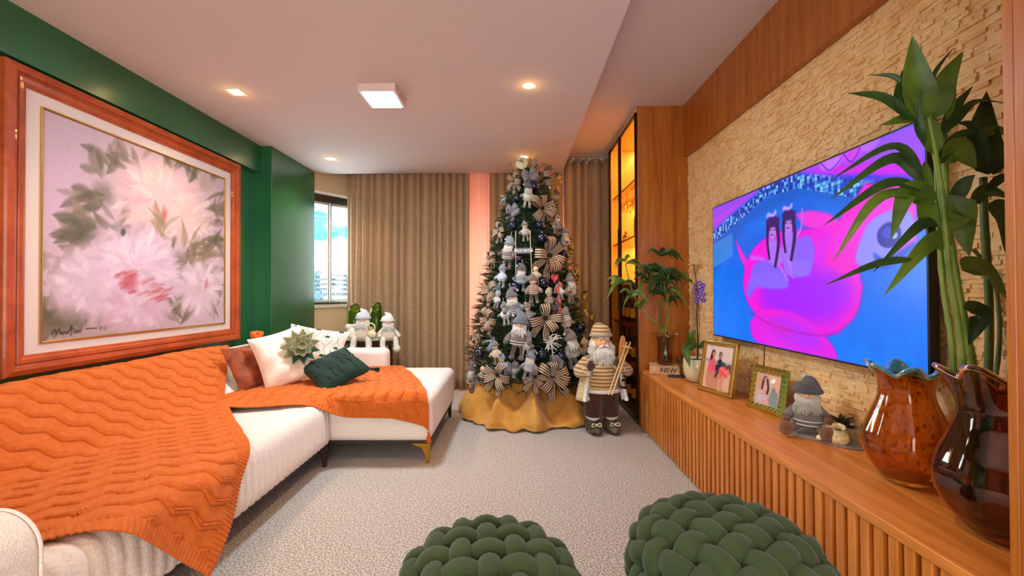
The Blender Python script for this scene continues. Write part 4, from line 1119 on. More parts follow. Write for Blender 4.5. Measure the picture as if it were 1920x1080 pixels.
LV = [([(355, 300), (325, 200), (312, 45)], 92, 0), ([(310, 300), (275, 240), (282, 150)], 52, 1), ([(310, 300), (220, 235), (115, 220)], 34, 1), ([(385, 410), (330, 305), (210, 320)], 62, 0),
 ([(340, 460), (250, 385), (60, 487)], 30, 1), ([(345, 490), (250, 420), (60, 547)], 36, 1), ([(385, 300), (410, 190), (467, 92)], 60, 0), ([(405, 350), (440, 270), (498, 198)], 34, 1),
 ([(400, 420), (450, 395), (508, 452)], 78, 0), ([(360, 520), (230, 500), (38, 628)], 34, 1), ([(365, 540), (210, 545), (68, 738)], 40, 0), ([(375, 560), (300, 520), (245, 672)], 62, 0),
 ([(400, 640), (450, 580), (488, 722)], 96, 0), ([(390, 625), (330, 630), (190, 772)], 34, 1), ([(432, 690), (360, 680), (225, 842)], 58, 0), ([(310, 730), (200, 745), (43, 810)], 24, 1),
 ([(545, 470), (525, 360), (540, 215)], 88, 1), ([(520, 360), (560, 335), (640, 350)], 34, 0), ([(545, 440), (500, 330), (445, 310)], 34, 1), ([(465, 765), (530, 765), (610, 860)], 84, 0),
 ([(545, 560), (590, 600), (600, 720)], 60, 1), ([(490, 560), (540, 520), (620, 545)], 44, 1), ([(470, 880), (520, 900), (485, 995)], 60, 1), ([(440, 560), (470, 500), (505, 470)], 40, 1),
 ([(300, 200), (250, 168), (180, 165)], 16, 1), ([(430, 330), (500, 250), (600, 250)], 24, 1), ([(350, 430), (345, 600), (360, 640)], 50, 0), ([(390, 440), (440, 360), (520, 330)], 40, 1),
 ([(350, 380), (330, 300), (340, 70)], 26, 1), ([(560, 470), (590, 430), (640, 440)], 30, 1), ([(540, 520), (590, 480), (640, 490)], 26, 1), ([(420, 300), (430, 220), (440, 150)], 26, 0), ([(350, 260), (380, 160), (440, 80)], 14, 1)]
for i, (pts, wd, k) in enumerate(LV):
    m = MB(); dy = spread(i); 
    a, b, c = [bpnt(x, y, .3*dy*q) for q, (x, y) in zip((0, .6, 1.6), pts)]
    leafcurve(m, [a, b, c], wd*.6107*1.13/797*1.05, (-.5+.5*math.sin(i), -1, .25+.5*math.cos(i*2)), twist=.4*math.sin(i*3)); obj('leaf', m, (M_lf, M_lf2)[k], bp_, smooth=True)

# smaller bamboo in a clear vase on the book
def c4(x, y, Y=3.36): return at(1120+.2778*x, 440+.2778*y, Y=Y)
bookp = at(1243, 700, Z=CT)
tb = thing('book', 'thick book with pale spine lettered NEW at the far end of the console', 'book', (1.235, 3.40, CT))
m = MB(); m.box(-.155, .155, -.085, .085, 0, .006); m.box(-.155, .155, -.085, .085, .062, .068); m.box(-.155, .155, -.085, -.080, 0, .068); obj('cover', m, mat('book_cover', (214, 176, 130), .6, col2=(190, 140, 100), var=20), tb, bevel=.002, bseg=1)
m = MB(); m.box(-.150, .150, -.080, .080, .006, .062); obj('pages', m, mat('paper', (236, 222, 196), .9), tb)
def text_obj(s, size, matl, parent, loc, rot, ext=.0006, name='lettering', align='CENTER', bold=0):
    cu = bpy.data.curves.new(name, 'FONT'); cu.body = s; cu.size = size; cu.extrude = ext; cu.align_x = align; cu.align_y = 'CENTER'; cu.offset = bold
    o = bpy.data.objects.new(name, cu); COL.objects.link(o)
    dg = bpy.context.evaluated_depsgraph_get(); me = bpy.data.meshes.new_from_object(o.evaluated_get(dg)); bpy.data.objects.remove(o)
    o = bpy.data.objects.new(name, me); COL.objects.link(o); me.materials.clear(); me.materials.append(matl); o.parent = parent; o.location = loc; o.rotation_euler = rot; return o
text_obj('NEW', .052, mat('ink', (40, 20, 16), .7), tb, (-.02, -.0856, .034), (PI/2, 0, 0), bold=.0006)
text_obj('Y', .052, mat('ink', (40, 20, 16), .7), tb, (.105, -.0856, .034), (PI/2, 0, 0), bold=.0006)
tb.rotation_euler = (0, 0, -.25)
m = MB(); m.box(-.085, .085, -.02, .02, 0, .016)
rem = tag(obj('remote_control', m, M_black, bevel=.005, bseg=3), 'slim black remote control lying in front of the book', 'remote control'); rem.location = (1.245, 3.225, CT); rem.rotation_euler = (0, 0, -.25)
M_cv = mat('clear_vase_glass', (214, 190, 160), .03, trans=1, ior=1.4)
glass_vase('glass_vase', 'small clear glass vase with a curled rim standing on the book', (1.20, 3.41, CT+.069),
    [(.05, 0), (.062, .006), (.064, .06), (.062, .13), (.064, .19), (.078, .225), (.088, .235)], 8, .010, M_cv, M_cv, th=.004, ribdepth=.02)
sb = thing('bamboo', 'bushy small bamboo in the clear vase by the glass cabinet', 'plant', (1.20, 3.41, CT+.095)); SBO = Vector((1.20, 3.41, CT+.095))
stems = [([(440, 650), (340, 545), (240, 390), (190, 200)], .006), ([(430, 650), (430, 400), (430, 150)], .005), ([(450, 650), (500, 440), (600, 320)], .004), ([(440, 660), (410, 480), (350, 320)], .004), ([(460, 660), (480, 520), (450, 330)], .0045)]
for i, (pts, r) in enumerate(stems):
    m = MB(); q = [c4(a, b, 3.41-.03*math.sin(i*2)*k)-SBO for k, (a, b) in enumerate(pts)]
    cane(m, [Vector((.006*(i-2), 0, .01))]+q, r, .03); obj('cane', m, M_cane if i in (0, 4) else M_cane2, sb, smooth=True)
r9 = random.Random(21)
nodes = [((190, 190), 6, 0, .16), ((185, 320), 7, 0, .17), ((240, 420), 5, 0, .18), ((290, 500), 4, 0, .17), ((430, 140), 7, 1, .18), ((430, 260), 7, 1, .2), ((350, 310), 8, 1, .18), ((450, 380), 7, 1, .18), ((380, 400), 6, 1, .16), ((600, 320), 3, 2, .14), ((540, 300), 6, 1, .17), ((500, 440), 4, 1, .15), ((360, 230), 5, 1, .16), ((480, 300), 6, 1, .2)]
for (x, y), n, k, L0 in nodes:
    for q in range(n):
        a = r9.uniform(-.3, PI+.3); c = c4(x+r9.uniform(-12, 12), y+r9.uniform(-12, 12), 3.40+r9.uniform(-.05, .04))-SBO; l = L0*r9.uniform(.6, 1.15)*1.0
        d = Vector((math.cos(a), r9.uniform(-.9, .35), math.sin(a)*.8)).normalized()
        if d.x > .35 and c.x > .02: d.x *= .5
        m = MB(); p1 = c+d*l*.5; p2 = p1+Vector((d.x, d.y, d.z-.9-.5*r9.random()))*l*.45
        leafcurve(m, [c, p1, p2], L0*.17*r9.uniform(.8, 1.3), (r9.uniform(-.6, .3), -1, .6)); obj('leaf', m, (M_lf, M_lf2, M_lf3)[k if r9.random() < .75 else r9.choice((0, 1))], sb, smooth=True)

# orchid in a cream pot
pt = thing('flower_pot', 'rounded cream ceramic pot holding the purple orchid', 'flower pot', (1.315, 3.08, CT))
m = MB(); m.lathe([(.001, 0), (.055, 0), (.075, .012), (.094, .06), (.098, .11), (.094, .165), (.088, .168), (.086, .150), (.001, .148)], 40); obj('pot', m, mat('cream_glaze', (214, 202, 160), .25, coat=.4), pt, smooth=True)
m = MB(); m.ball((0, 0, .145), (.083, .083, .014), noise=.1, seed=3, seg=30); obj('potting_bark', m, mat('bark', (60, 40, 26), .9, bump=.8, bscale=80), pt, smooth=True)
oc = thing('orchid', 'orchid with small purple blooms on a dark upright stem', 'plant', (1.315, 3.08, CT+.15)); OO = Vector((1.315, 3.08, CT+.15))
def o4(x, y, dy=0): return c4(x, y, 3.05+dy)-OO
m = MB(); m.tube(smooth_poly([Vector((0, 0, 0)), o4(678, 700), o4(672, 560), o4(676, 430), o4(668, 320), o4(648, 200)], 30), [.0045]*20+[.003]*11, 8); obj('stem', m, mat('orchid_stem', (50, 34, 34), .6), oc, smooth=True)
m = MB(); m.tube([Vector((.008, .01, 0)), o4(690, 600, .02), o4(684, 470, .02)], .003, 6); obj('support_stake', m, M_cane2, oc)
for (pts, wd, nn) in (([(668, 760), (640, 690), (668, 640)], .05, (-1, -.8, 0)), ([(655, 760), (600, 770), (625, 895)], .062, (-.4, -1, .2)), ([(670, 760), (620, 720), (600, 700)], .05, (-.3, -1, .5)), ([(680, 770), (730, 730), (760, 760)], .04, (0, -1, .5)), ([(650, 770), (640, 740), (590, 790)], .04, (-.3, -1, .5))):
    m = MB(); a, b, c = [o4(x, y, -.03*k) for k, (x, y) in enumerate(pts)]; leafcurve(m, [a, b, c], wd, nn, shape=.8); obj('leaf', m, M_lf, oc, smooth=True)
M_orc = mat('orchid_purple', (108, 60, 150), .6, col2=(150, 100, 180), var=60); M_orw = mat('orchid_white', (220, 200, 225), .6)
for k in range(11):
    cx, cy = 690+26*math.sin(k*2.3), 330+k*12.5; c = o4(cx, cy, -.03*math.cos(k*1.7)); m = MB()
    for q in range(5):
        a = q*2*PI/5+k; d = Vector((math.cos(a), -.35, math.sin(a))).normalized(); leafcurve(m, [c, c+d*.012, c+d*.024+Vector((0, .004, 0))], .016, (0, -1, 0), nseg=6, shape=.9)
    m.m = 1; m.ball(c+Vector((0, -.005, 0)), .005, seg=8, ring=6); obj('bloom', m, [M_orc, M_orw], oc, smooth=True)
m = MB(); m.lathe([(.001, 0), (.03, .002), (.034, .05), (.05, .11), (.056, .13)], 24, mod=lambda r, z, a: (r*(1+.12*(z/.13)*math.cos(5*a)), z+.012*(z/.13)**2*math.cos(5*a)))
o = tag(obj('glass_bowl', m, M_cv, smooth=True, solid=.003), 'small ruffled clear glass cup between the bamboo vase and cream pot', 'vase'); o.location = (1.305, 3.30, CT)

# ---- photo frames
M_photo = paint_mat('photo_print', .3, coat=.3)
M_gb = mat('gold_beaded', (206, 170, 96), .3, 1); M_hg = mat('hammered_gold', (200, 196, 110), .12, 1)
def picframe(name, label, px, py, px2, py2, W, H, tilt, fw, style, canvas):
    a = at(px, py, Z=CT); b = at(px2, py2, Z=CT); d = (b-a); rz = math.atan2(d.y, d.x); c = (a+b)/2
    t = thing(name, label, 'photo frame', (c.x, c.y, CT), 0); t.rotation_euler = (-tilt, 0, rz)
    m = MB()
    if style == 'bead':
        for bx in ((-W/2, W/2, 0, fw), (-W/2, W/2, H-fw, H), (-W/2, -W/2+fw, 0, H), (W/2-fw, W/2, 0, H)): m.box(bx[0], bx[1], -.006, .010, bx[2], bx[3])
        def run(p0, p1, step, r, el, perp):
            n = int((Vector(p1)-Vector(p0)).length/step)
            for k in range(n+1):
                p = Vector(p0).lerp(Vector(p1), k/n); s = Vector((perp[0]*el, .006, perp[1]*el))
                m.ball(p, (r if perp[0] == 0 else el, r, r if perp[1] == 0 else el), seg=8, ring=5)
        for q, r, el in ((.35, .0036, .009), (.82, .003, .003)):
            i = fw*q
            run((-W/2+i, -.007, i), (W/2-i, -.007, i), .0085, r, el, (0, 1)); run((-W/2+i, -.007, H-i), (W/2-i, -.007, H-i), .0085, r, el, (0, 1))
            run((-W/2+i, -.007, i), (-W/2+i, -.007, H-i), .0085, r, el, (1, 0)); run((W/2-i, -.007, i), (W/2-i, -.007, H-i), .0085, r, el, (1, 0))
        obj('frame', m, M_gb, t, smooth=False)
    else:
        rr = random.Random(5)
        def band(p0, p1, ax):
            n = 9; rows = []
            for k in range(n*2+1):
                p = Vector(p0).lerp(Vector(p1), k/(n*2)); inn = Vector(ax)*fw
                zz = -.004-.010*(k % 2)
                rows.append([p+Vector((0, .004, 0)), p+Vector((0, -.004, 0)), p+inn*(.35+.3*(k % 2))+Vector((0, zz-.008, 0)), p+inn*(.75-.2*(k % 2))+Vector((0, zz, 0)), p+inn+Vector((0, -.003, 0)), p+inn+Vector((0, .004, 0))])
            m.grid(rows)
        band((-W/2, 0, 0), (W/2, 0, 0), (0, 0, 1)); band((-W/2, 0, H), (W/2, 0, H), (0, 0, -1)); band((-W/2, 0, 0), (-W/2, 0, H), (1, 0, 0)); band((W/2, 0, 0), (W/2, 0, H), (-1, 0, 0))
        obj('frame', m, M_hg, t)
    m = MB(); m.box(-W/2+.004, W/2-.004, .004, .012, .004, H-.004); obj('backing', m, M_black, t)
    ll = .62*H; m = MB(); th = math.radians(20); m.poly([(-.03, .012, .75*H), (.03, .012, .75*H), (.035, .012+.17*H, .012), (-.035, .012+.17*H, .012)], (0, 1, .2), .003); obj('easel_leg', m, M_black, t)
    i = fw*.98; canvas.build('photo', (-W/2+i, .001, H-i), (W/2-i, .001, H-i), (-W/2+i, .001, i), M_photo, t)
    return t
def figure(C, cx, top, s, skin, hair, cloth, longhair=True, lean=0):
    """small seated or standing figure inside a snapshot"""
    C.poly([(cx-.16*s, top+1.0*s), (cx-.13*s, top+.36*s), (cx-.05*s, top+.28*s), (cx+.05*s, top+.28*s), (cx+.13*s, top+.36*s), (cx+.17*s, top+1.0*s)], cloth, 1)
    if longhair: C.stroke([(cx-.03*s, top+.1*s), (cx-.10*s, top+.3*s), (cx-.12*s, top+.6*s)], .06*s, .05*s, hair)
    C.blob(cx, top+.14*s, .085*s/C.asp, .13*s, hair); C.blob(cx+.015*s, top+.17*s, .058*s/C.asp, .1*s, skin, 0, 1, .3)
    C.blob(cx-.005*s, top+.155*s, .008*s, .01*s, (40, 20, 20)); C.blob(cx+.035*s, top+.155*s, .008*s, .01*s, (40, 20, 20)); C.stroke([(cx, top+.215*s), (cx+.03*s, top+.215*s)], .007*s, .007*s, (190, 70, 80))
C = Canvas(150, 190, (226, 200, 190))
C.mix(np.clip(C.V*2.2-.6, 0, 1)*.8, (204, 160, 150)); C.poly([(0, .33), (1, .37), (1, .43), (0, .41)], (120, 140, 150), 3, .7); C.poly([(0, .46), (1, .5), (1, 1), (0, 1)], (226, 176, 150), 4)
SK = (206, 138, 110); HR = (46, 24, 20)
C.blob(.22, .08, .07, .06, (190, 200, 205), 0, .8)
figure(C, .55, .12, .62, (186, 124, 100), (90, 84, 80), (36, 40, 56), False); C.stroke([(.44, .5), (.36, .62), (.5, .8)], .06, .05, (36, 40, 56)); C.stroke([(.68, .42), (.84, .56), (.72, .62)], .06, .05, (60, 64, 80))
figure(C, .28, .10, .62, SK, HR, (232, 96, 120), True); C.poly([(.14, .38), (.3, .3), (.4, .4), (.42, .6), (.44, .66), (.12, .66)], (236, 92, 116), 1)
C.stroke([(.16, .66), (.2, .9), (.24, 1.0)], .06, .06, SK); C.stroke([(.34, .66), (.36, .9), (.4, 1.0)], .06, .06, SK)
C.blob(.72, .58, .19, .13, (240, 84, 92), .2); C.stroke([(.6, .5), (.75, .55), (.86, .62)], .012, .012, (250, 180, 170), .7); C.blob(.88, .50, .08, .07, SK); C.stroke([(.82, .46), (.93, .44), (1.0, .56)], .04, .05, (110, 60, 44))
C.stroke([(.56, .68), (.5, .84), (.52, .98)], .05, .05, SK); C.stroke([(.72, .7), (.66, .86), (.70, .98)], .05, .05, (214, 150, 124)); C.stroke([(.62, .72), (.5, .78), (.4, .76)], .03, .03, SK)
picframe('photo_frame', 'portrait photo in a beaded gold frame beside the cream pot', 1304, 728, 1379, 751, .285, .335, .17, .030, 'bead', C)
C = Canvas(140, 150, (226, 176, 150))
C.poly([(0, 0), (.5, 0), (.45, .5), (0, .6)], (196, 120, 110), 8, .5); C.poly([(0, .55), (1, .62), (1, 1), (0, 1)], (210, 170, 166), 5)
figure(C, .36, .08, .72, (224, 160, 140), (44, 22, 26), (216, 150, 160), True); C.stroke([(.3, .62), (.38, .45), (.44, .4)], .04, .03, (228, 166, 146)); C.stroke([(.42, .7), (.5, .5), (.42, .42)], .04, .03, (228, 166, 146)); C.stroke([(.46, .2), (.52, .45), (.5, .62)], .04, .04, (44, 22, 26))
C.blob(.3, .82, .2, .12, (196, 190, 214)); C.stroke([(.36, .9), (.56, .86), (.7, .94)], .05, .04, (226, 160, 150))
figure(C, .74, .22, .62, (232, 176, 150), (200, 170, 120), (130, 140, 140), False); C.poly([(.62, .62), (.9, .5), (.98, 1), (.66, 1), (.56, .8)], (136, 146, 150), 2); C.blob(.70, .18, .07, .08, (250, 246, 240), .3); C.blob(.64, .22, .06, .05, (250, 246, 240), -.3)
for k in range(14): C.stroke([(.6+k*.026, .6+.02*math.sin(k*3)), (.62+k*.026, .9)], .006, .006, (170, 176, 172) if k % 2 else (110, 116, 120), .6)
picframe('photo_frame', 'snapshot of two girls in a hammered shiny gold frame', 1399, 762, 1472, 787, .240, .245, .16, .040, 'hammer', C)
# ------------------------------------------------------------------ plush figures
M_beard = mat('white_fluff', (240, 232, 222), .95, sheen=.6, bump=1.0, bscale=120)
M_skin = mat('doll_skin', (232, 184, 148), .7)
M_nose = mat('doll_nose', (236, 176, 140), .6)
PC = {}
def felt(c): 
    k = 'felt_%d_%d_%d' % c
    return mat(k, c, .95, col2=tuple(min(255, int(v*1.22)+6) for v in c), var=90, bump=.7, bscale=220, sheen=.4)
GREY = (112, 104, 98); DGREY = (74, 70, 70); BROWN = (96, 62, 42); TAUPE = (140, 118, 98); WHITE = (232, 226, 218); BLUEG = (120, 128, 142); RED = (190, 44, 44); CREAM = (222, 204, 176)
def fluff(m, c, r, n, L, dirv, seed, w=.01):
    rr = random.Random(seed)
    for _ in range(n):
        t = math.acos(rr.uniform(-.9, .7)); a = rr.uniform(0, 2*PI)
        d = Vector((math.sin(t)*math.cos(a), math.sin(t)*math.sin(a), math.cos(t)))
        p = Vector((c[0]+d.x*r[0], c[1]+d.y*r[1], c[2]+d.z*r[2])); q = p+(d*.5+Vector(dirv)).normalized()*L*rr.uniform(.6, 1.1)
        m.tube([p-d*w, p.lerp(q, .5)+Vector((rr.uniform(-w, w), rr.uniform(-w, w), 0)), q], [w, w*.8, w*.2], 4, cap=False)
def plush(name, label, cat, loc, h, rz=0, hat=GREY, body=TAUPE, boots=BROWN, leg=DGREY, kind='gnome', pose='hang', group=None, tilt=0, seed=0, beard=True, face=False, hatstyle=0, detail=1, skirt=False, arms=True):
    t = thing(name, label, cat, loc, rz, group, scale=h); t.rotation_euler = (0, tilt, rz)
    sg = 14 if detail == 1 else 24
    rr = random.Random(seed+5)
    fb, fh, fl, fo = felt(body), felt(hat), felt(leg), felt(boots)
    for s in (-1, 1):
        m = MB()
        if pose == 'hang': P = [(s*.07, 0, .34), (s*.085, -.01, .2), (s*(.09+.02*rr.random()), -.02, .09)]; B = (P[-1][0], -.05, .05)
        elif pose == 'sit': P = [(s*.09, -.02, .30), (s*.15, -.17, .28), (s*.17, -.21, .12)]; B = (s*.175, -.25, .04)
        else: P = [(s*.08, -.02, .12), (s*.14, -.15, .085), (s*.2, -.26, .07)]; B = (s*.22, -.30, .09)
        m.tube(smooth_poly(P, 8), .07 if pose == 'sit' else .05, 10); lg = obj('leg', m, fl, t, smooth=True)
        m = MB(); m.ball(B, (.062, .095, .052) if pose == 'hang' else ((.09, .10, .095) if pose == 'sit' else (.085, .06, .095)), seg=sg); obj('boot', m, fo, lg, smooth=True)
    bz = {'hang': .44, 'sit': .42, 'flat': .24}[pose]
    m = MB(); m.lathe([(.001, -.17), (.12, -.165), (.175, -.10), (.185, -.02), (.16, .08), (.115, .16), (.08, .20), (.001, .21)], sg+6, c=(0, 0, bz)); bd = obj('body', m, fb, t, smooth=True)
    m = MB()
    for k in (-.11, -.06): m.tube([(.19*math.cos(a), .19*math.sin(a), bz+k) for a in [q*PI/10 for q in range(21)]], .008, 5)
    obj('knit_band', m, felt(WHITE if body != WHITE else GREY), bd, smooth=True)
    if arms:
        for s in (-1, 1):
            m = MB(); P = [(s*.10, -.02, bz+.12), (s*.20, -.05, bz+.02), (s*(.22+.03*rr.random()), -.12, bz-.08+.1*rr.random())]
            m.tube(smooth_poly(P, 8), [.05]*5+[.055]*4, 10); ar = obj('arm', m, fb, t, smooth=True)
            m = MB(); m.ball(Vector(P[-1])+Vector((0, -.02, -.02)), .052, seg=12); obj('mitten', m, fo, ar, smooth=True)
    hz = bz+.29
    m = MB(); m.ball((0, -.01, hz), (.13, .12, .125), seg=sg+4); hd = obj('head', m, M_skin if kind != 'snowman' else felt(WHITE), t, smooth=True)
    m = MB(); m.ball((0, -.14, hz-.015), (.032, .03, .028) if kind != 'snowman' else (.018, .05, .018), seg=10); obj('nose', m, M_nose if kind != 'snowman' else felt((220, 120, 50)), hd, smooth=True)
    m = MB()
    for s in (-1, 1): m.ball((s*.045, -.118, hz+.025), .013, seg=8, ring=6)
    obj('eyes', m, M_black, hd, smooth=True)
    if kind == 'gnome':
        m = MB(); m.ball((0, -.10, hz-.15), (.13, .065, .12), seg=sg+4, noise=.08, seed=seed); m.ball((-.09, -.05, hz-.07), (.06, .07, .08), seg=sg+4, noise=.08, seed=seed+1); m.ball((.09, -.05, hz-.07), (.06, .07, .08), seg=sg+4, noise=.08, seed=seed+2)
        fluff(m, (0, -.09, hz-.14), (.13, .06, .11), 90 if detail == 1 else 420, .09, (0, -.25, -1), seed, .014 if detail == 1 else .007)
        obj('beard', m, M_beard, t, smooth=True)
    elif kind == 'bear':
        m = MB(); m.ball((0, -.12, hz-.03), (.06, .05, .045), seg=12); 
        for s in (-1, 1): m.ball((s*.10, 0, hz+.11), (.045, .025, .045), seg=10)
        obj('muzzle_and_ears', m, felt(CREAM), hd, smooth=True)
    elif kind == 'reindeer':
        m = MB()
        for s in (-1, 1): m.tube([(s*.05, 0, hz+.1), (s*.10, 0, hz+.2), (s*.08, 0, hz+.3)], .012, 6); m.tube([(s*.10, 0, hz+.2), (s*.17, 0, hz+.25)], .010, 6)
        obj('antlers', m, felt(BROWN), hd, smooth=True)
    if kind != 'reindeer':
        m = MB(); lean = rr.choice((-1, 1)); z0 = hz+.02
        if hatstyle == 0:   # drooping pointed hat
            P = smooth_poly([(0, .0, z0), (0, .0, z0+.09), (lean*.03, .01, z0+.17), (lean*.10, .02, z0+.20), (lean*.17, .02, z0+.14)], 14)
            m.tube(P, [.15, .152, .148, .14, .13, .117, .10, .088, .075, .064, .054, .045, .036, .028, .02], sg+4)
            tip = P[-1]
        else:               # soft round knit cap
            P = smooth_poly([(0, .0, z0), (0, .0, z0+.07), (0, .01, z0+.15), (lean*.04, .02, z0+.20)], 10)
            m.tube(P, [.152, .158, .158, .152, .143, .128, .108, .085, .06, .035, .01], sg+4); tip = P[-1]
        ht = obj('hat', m, fh, t, smooth=True)
        m = MB(); m.tube([(.155*math.cos(a), .15*math.sin(a)-.0, z0+.01) for a in [q*PI/12 for q in range(25)]], .026, 8); obj('hat_brim', m, felt(tuple(int(v*.85) for v in hat)), ht, smooth=True)
        m = MB(); m.ball(tip, .035, seg=10, noise=.1); obj('pompom', m, M_beard, ht, smooth=True)
    if pose == 'hang' and detail == 1 and arms:
        m = MB(); m.tube([(0, 0, 1.0), (0, .02, 1.12)], .006, 5); obj('hanging_loop', m, felt(CREAM), t)
    return t

# gnome group on the console
gp = at(1540, 822, Z=CT); gx, gy = gp.x+.01, gp.y
M_slate = mat('slate_slab', (120, 116, 118), .5, col2=(150, 146, 148), var=12)
m = MB(); pts = []
for k in range(28):
    a = 2*PI*k/28; r = 1+.06*math.sin(3*a+.7)+.04*math.sin(7*a); pts.append((.075*r*math.cos(a), .155*r*math.sin(a), 0))
m.poly(pts, (0, 0, 1), .010); o = tag(obj('serving_slab', m, M_slate, bevel=.003, bseg=2), 'grey irregular slate slab under the seated gnome on the console', 'slab'); o.location = (gx, gy, CT); o.rotation_euler = (0, 0, .42)
gn = plush('plush_gnome', 'seated white bearded gnome in grey cap on the slate slab', 'plush gnome', (gx-.03, gy+.055, CT+.010), .335, rz=math.radians(-38), hat=DGREY, body=GREY, boots=(110, 62, 30), leg=(96, 60, 36), pose='flat', hatstyle=1, detail=2, seed=4)
pb = at(1566, 820, Z=CT)
t = thing('money_sack', 'small cream cloth sack tied at the neck beside the gnome', 'sack', (gx+.01, gy-.075, CT+.010))
m = MB(); m.lathe([(.001, 0), (.028, .002), (.036, .02), (.033, .042), (.018, .056), (.012, .062), (.02, .075), (.024, .082)], 20, mod=lambda r, z, a: (r*(1+.06*math.cos(7*a)), z)); obj('bag', m, felt((228, 196, 146)), t, smooth=True)
m = MB(); m.tube([(.0145*math.cos(a), .0145*math.sin(a), .061) for a in [q*PI/8 for q in range(17)]], .002, 5); obj('tie', m, felt(WHITE), t)
t.rotation_euler = (.35, -.3, 0)
for k, (dx, dy, dz) in enumerate(((-.055, -.05, 0), (-.035, -.066, 0), (-.043, -.052, .016))):
    m = MB(); m.ball((0, 0, .011), (.012, .0115, .011), seg=14); o = tag(obj('felt_ball', m, felt((240, 216, 160)), smooth=True), ('small cream ball nearest the gnome boots on the slab', 'small cream ball nearest the cloth sack on the slab', 'small cream ball stacked on the other two on the slab')[k], 'ball'); o.location = (gx+dx, gy+dy, CT+.010+dz)
t = thing('artificial_sprig', 'dark pine sprig with brown leaves and white berries behind the sack', 'plant', (gx+.045, gy-.05, CT+.010)); r5 = random.Random(6)
m = MB()
for k in range(150):
    a = r5.uniform(0, 2*PI); e = r5.uniform(.1, 1.4); d = Vector((math.cos(a)*math.cos(e), math.sin(a)*math.cos(e), math.sin(e))); c = Vector((0, 0, .055))+d*.02
    m.tube([c, c+d*r5.uniform(.02, .04)+Vector((0, 0, -.004))], [.0016, .0006], 4, cap=False)
m.tube([(0, 0, 0), (0, 0, .06)], .003, 6); obj('needles', m, mat('pine_dark', (24, 50, 30), .7), t)
for k in range(6):
    a = k*1.05; m = MB(); leafcurve(m, [(0, 0, .06), (.03*math.cos(a), .03*math.sin(a), .085), (.055*math.cos(a), .055*math.sin(a), .10)], .022, (-.3, -.5, 1)); obj('leaf', m, mat('brown_leaf', (92, 46, 30), .6), t, smooth=True)
for k in range(5): m = MB(); a = k*1.3; m.ball((.032*math.cos(a), .032*math.sin(a), .07+.008*math.sin(k*2)), .006, seg=8, ring=6); obj('berry', m, felt(WHITE), t, smooth=True)

# ------------------------------------------------------------------ side table with bottles and seated Santas
t = thing('side_table', 'round dark wood side table with pale stone top by the curtain', 'table', (-1.50, 4.42, 0)); M_dk = wood('mahogany', (54, 22, 12), (84, 38, 20))
m = MB(); m.lathe([(.001, .662), (.295, .662), (.30, .668), (.30, .676), (.295, .682), (.001, .682)], 48); obj('table_top', m, mat('pale_stone_top', (206, 212, 200), .12, coat=.4), t, smooth=False)
m = MB(); m.lathe([(.001, .60), (.26, .60), (.285, .655), (.285, .662), (.001, .662)], 48); obj('apron', m, M_dk, t)
for k in range(4):
    a = PI/4+k*PI/2; m = MB(); m.tube(smooth_poly([(.22*math.cos(a), .22*math.sin(a), .60), (.23*math.cos(a), .23*math.sin(a), .35), (.20*math.cos(a), .20*math.sin(a), .15), (.24*math.cos(a), .24*math.sin(a), 0)], 12), .02, 8); obj('leg', m, M_dk, t, smooth=True)
m = MB(); m.lathe([(.001, .20), (.20, .20), (.20, .22), (.001, .22)], 32); obj('lower_shelf', m, M_dk, t)
M_gg = mat('green_glass', (146, 200, 74), .03, trans=1, ior=1.45)
for (x, y, H, rz, lab) in ((-1.685, 4.47, .335, .3, 'tall green glass vase nearest the corner window'), (-1.478, 4.53, .345, -.2, 'tall green glass vase behind the seated Santas, further right')):
    m = MB()
    def cut(r, z, a):
        f = max(0, (z/H-.72)/.28); return r, z-f*.045*(1+math.cos(a+PI/2))*1.0
    m.lathe([(.001, 0), (.062, 0), (.068, .01), (.066, .15), (.058, .26), (.050, H-.02), (.044, H)], 36, mod=cut)
    o = tag(obj('glass_vase', m, M_gg, smooth=True, solid=.005), lab, 'vase'); o.location = (x, y, .683); o.rotation_euler = (0, 0, rz)
m = MB(); m.ball((0, 0, .03), (.032, .032, .03), seg=16); o = tag(obj('glass_ornament', m, mat('lime_glass', (190, 210, 40), .1, coat=.6), smooth=True), 'small lime green ball in front of the left green vase', 'ball'); o.location = (-1.66, 4.375, .683)
M_cw = felt((226, 214, 196))
def seated_santa(loc, h, rz, label, hatc, seed):
    s = plush('seated_santa', label, 'santa figure', loc, h, rz, hat=hatc, body=(206, 194, 178), boots=(226, 214, 186), leg=(214, 204, 186), pose='sit', hatstyle=1, detail=2, seed=seed)
    m = MB(); m.lathe([(.18, .30), (.235, .26), (.25, .25), (.20, .38), (.14, .52)], 20, mod=lambda r, z, a: (r*(1+.06*math.cos(6*a)), z)); obj('coat_skirt', m, felt((196, 176, 158)), s, smooth=True, solid=.01)
    return s
s1 = seated_santa((-1.50, 4.20, .565), .43, .12, 'seated white bearded Santa in pale blue cap on the side table edge', (196, 206, 216), 2)
s2 = seated_santa((-1.27, 4.24, .565), .39, .5, 'seated Santa with white cap at the right end of the side table', (232, 230, 226), 6)
m = MB()
for k in range(3): m.tube([(.012*k, 0, .0), (.012*k+.004, 0, .05), (.012*k-.01, 0, .10)], .006, 6)
m.ball((.01, 0, .03), (.045, .03, .035), seg=12, noise=.1); m.tube([(.04*math.cos(a), -.0, .09+.045*math.sin(a)) for a in [q*PI/10 for q in range(21)]], .007, 6)
o = tag(obj('gift_basket', m, felt((206, 186, 150)), smooth=True), 'small basket with a hoop handle held by the Santa in pale blue cap', 'basket'); o.location = (-1.40, 4.13, .70)
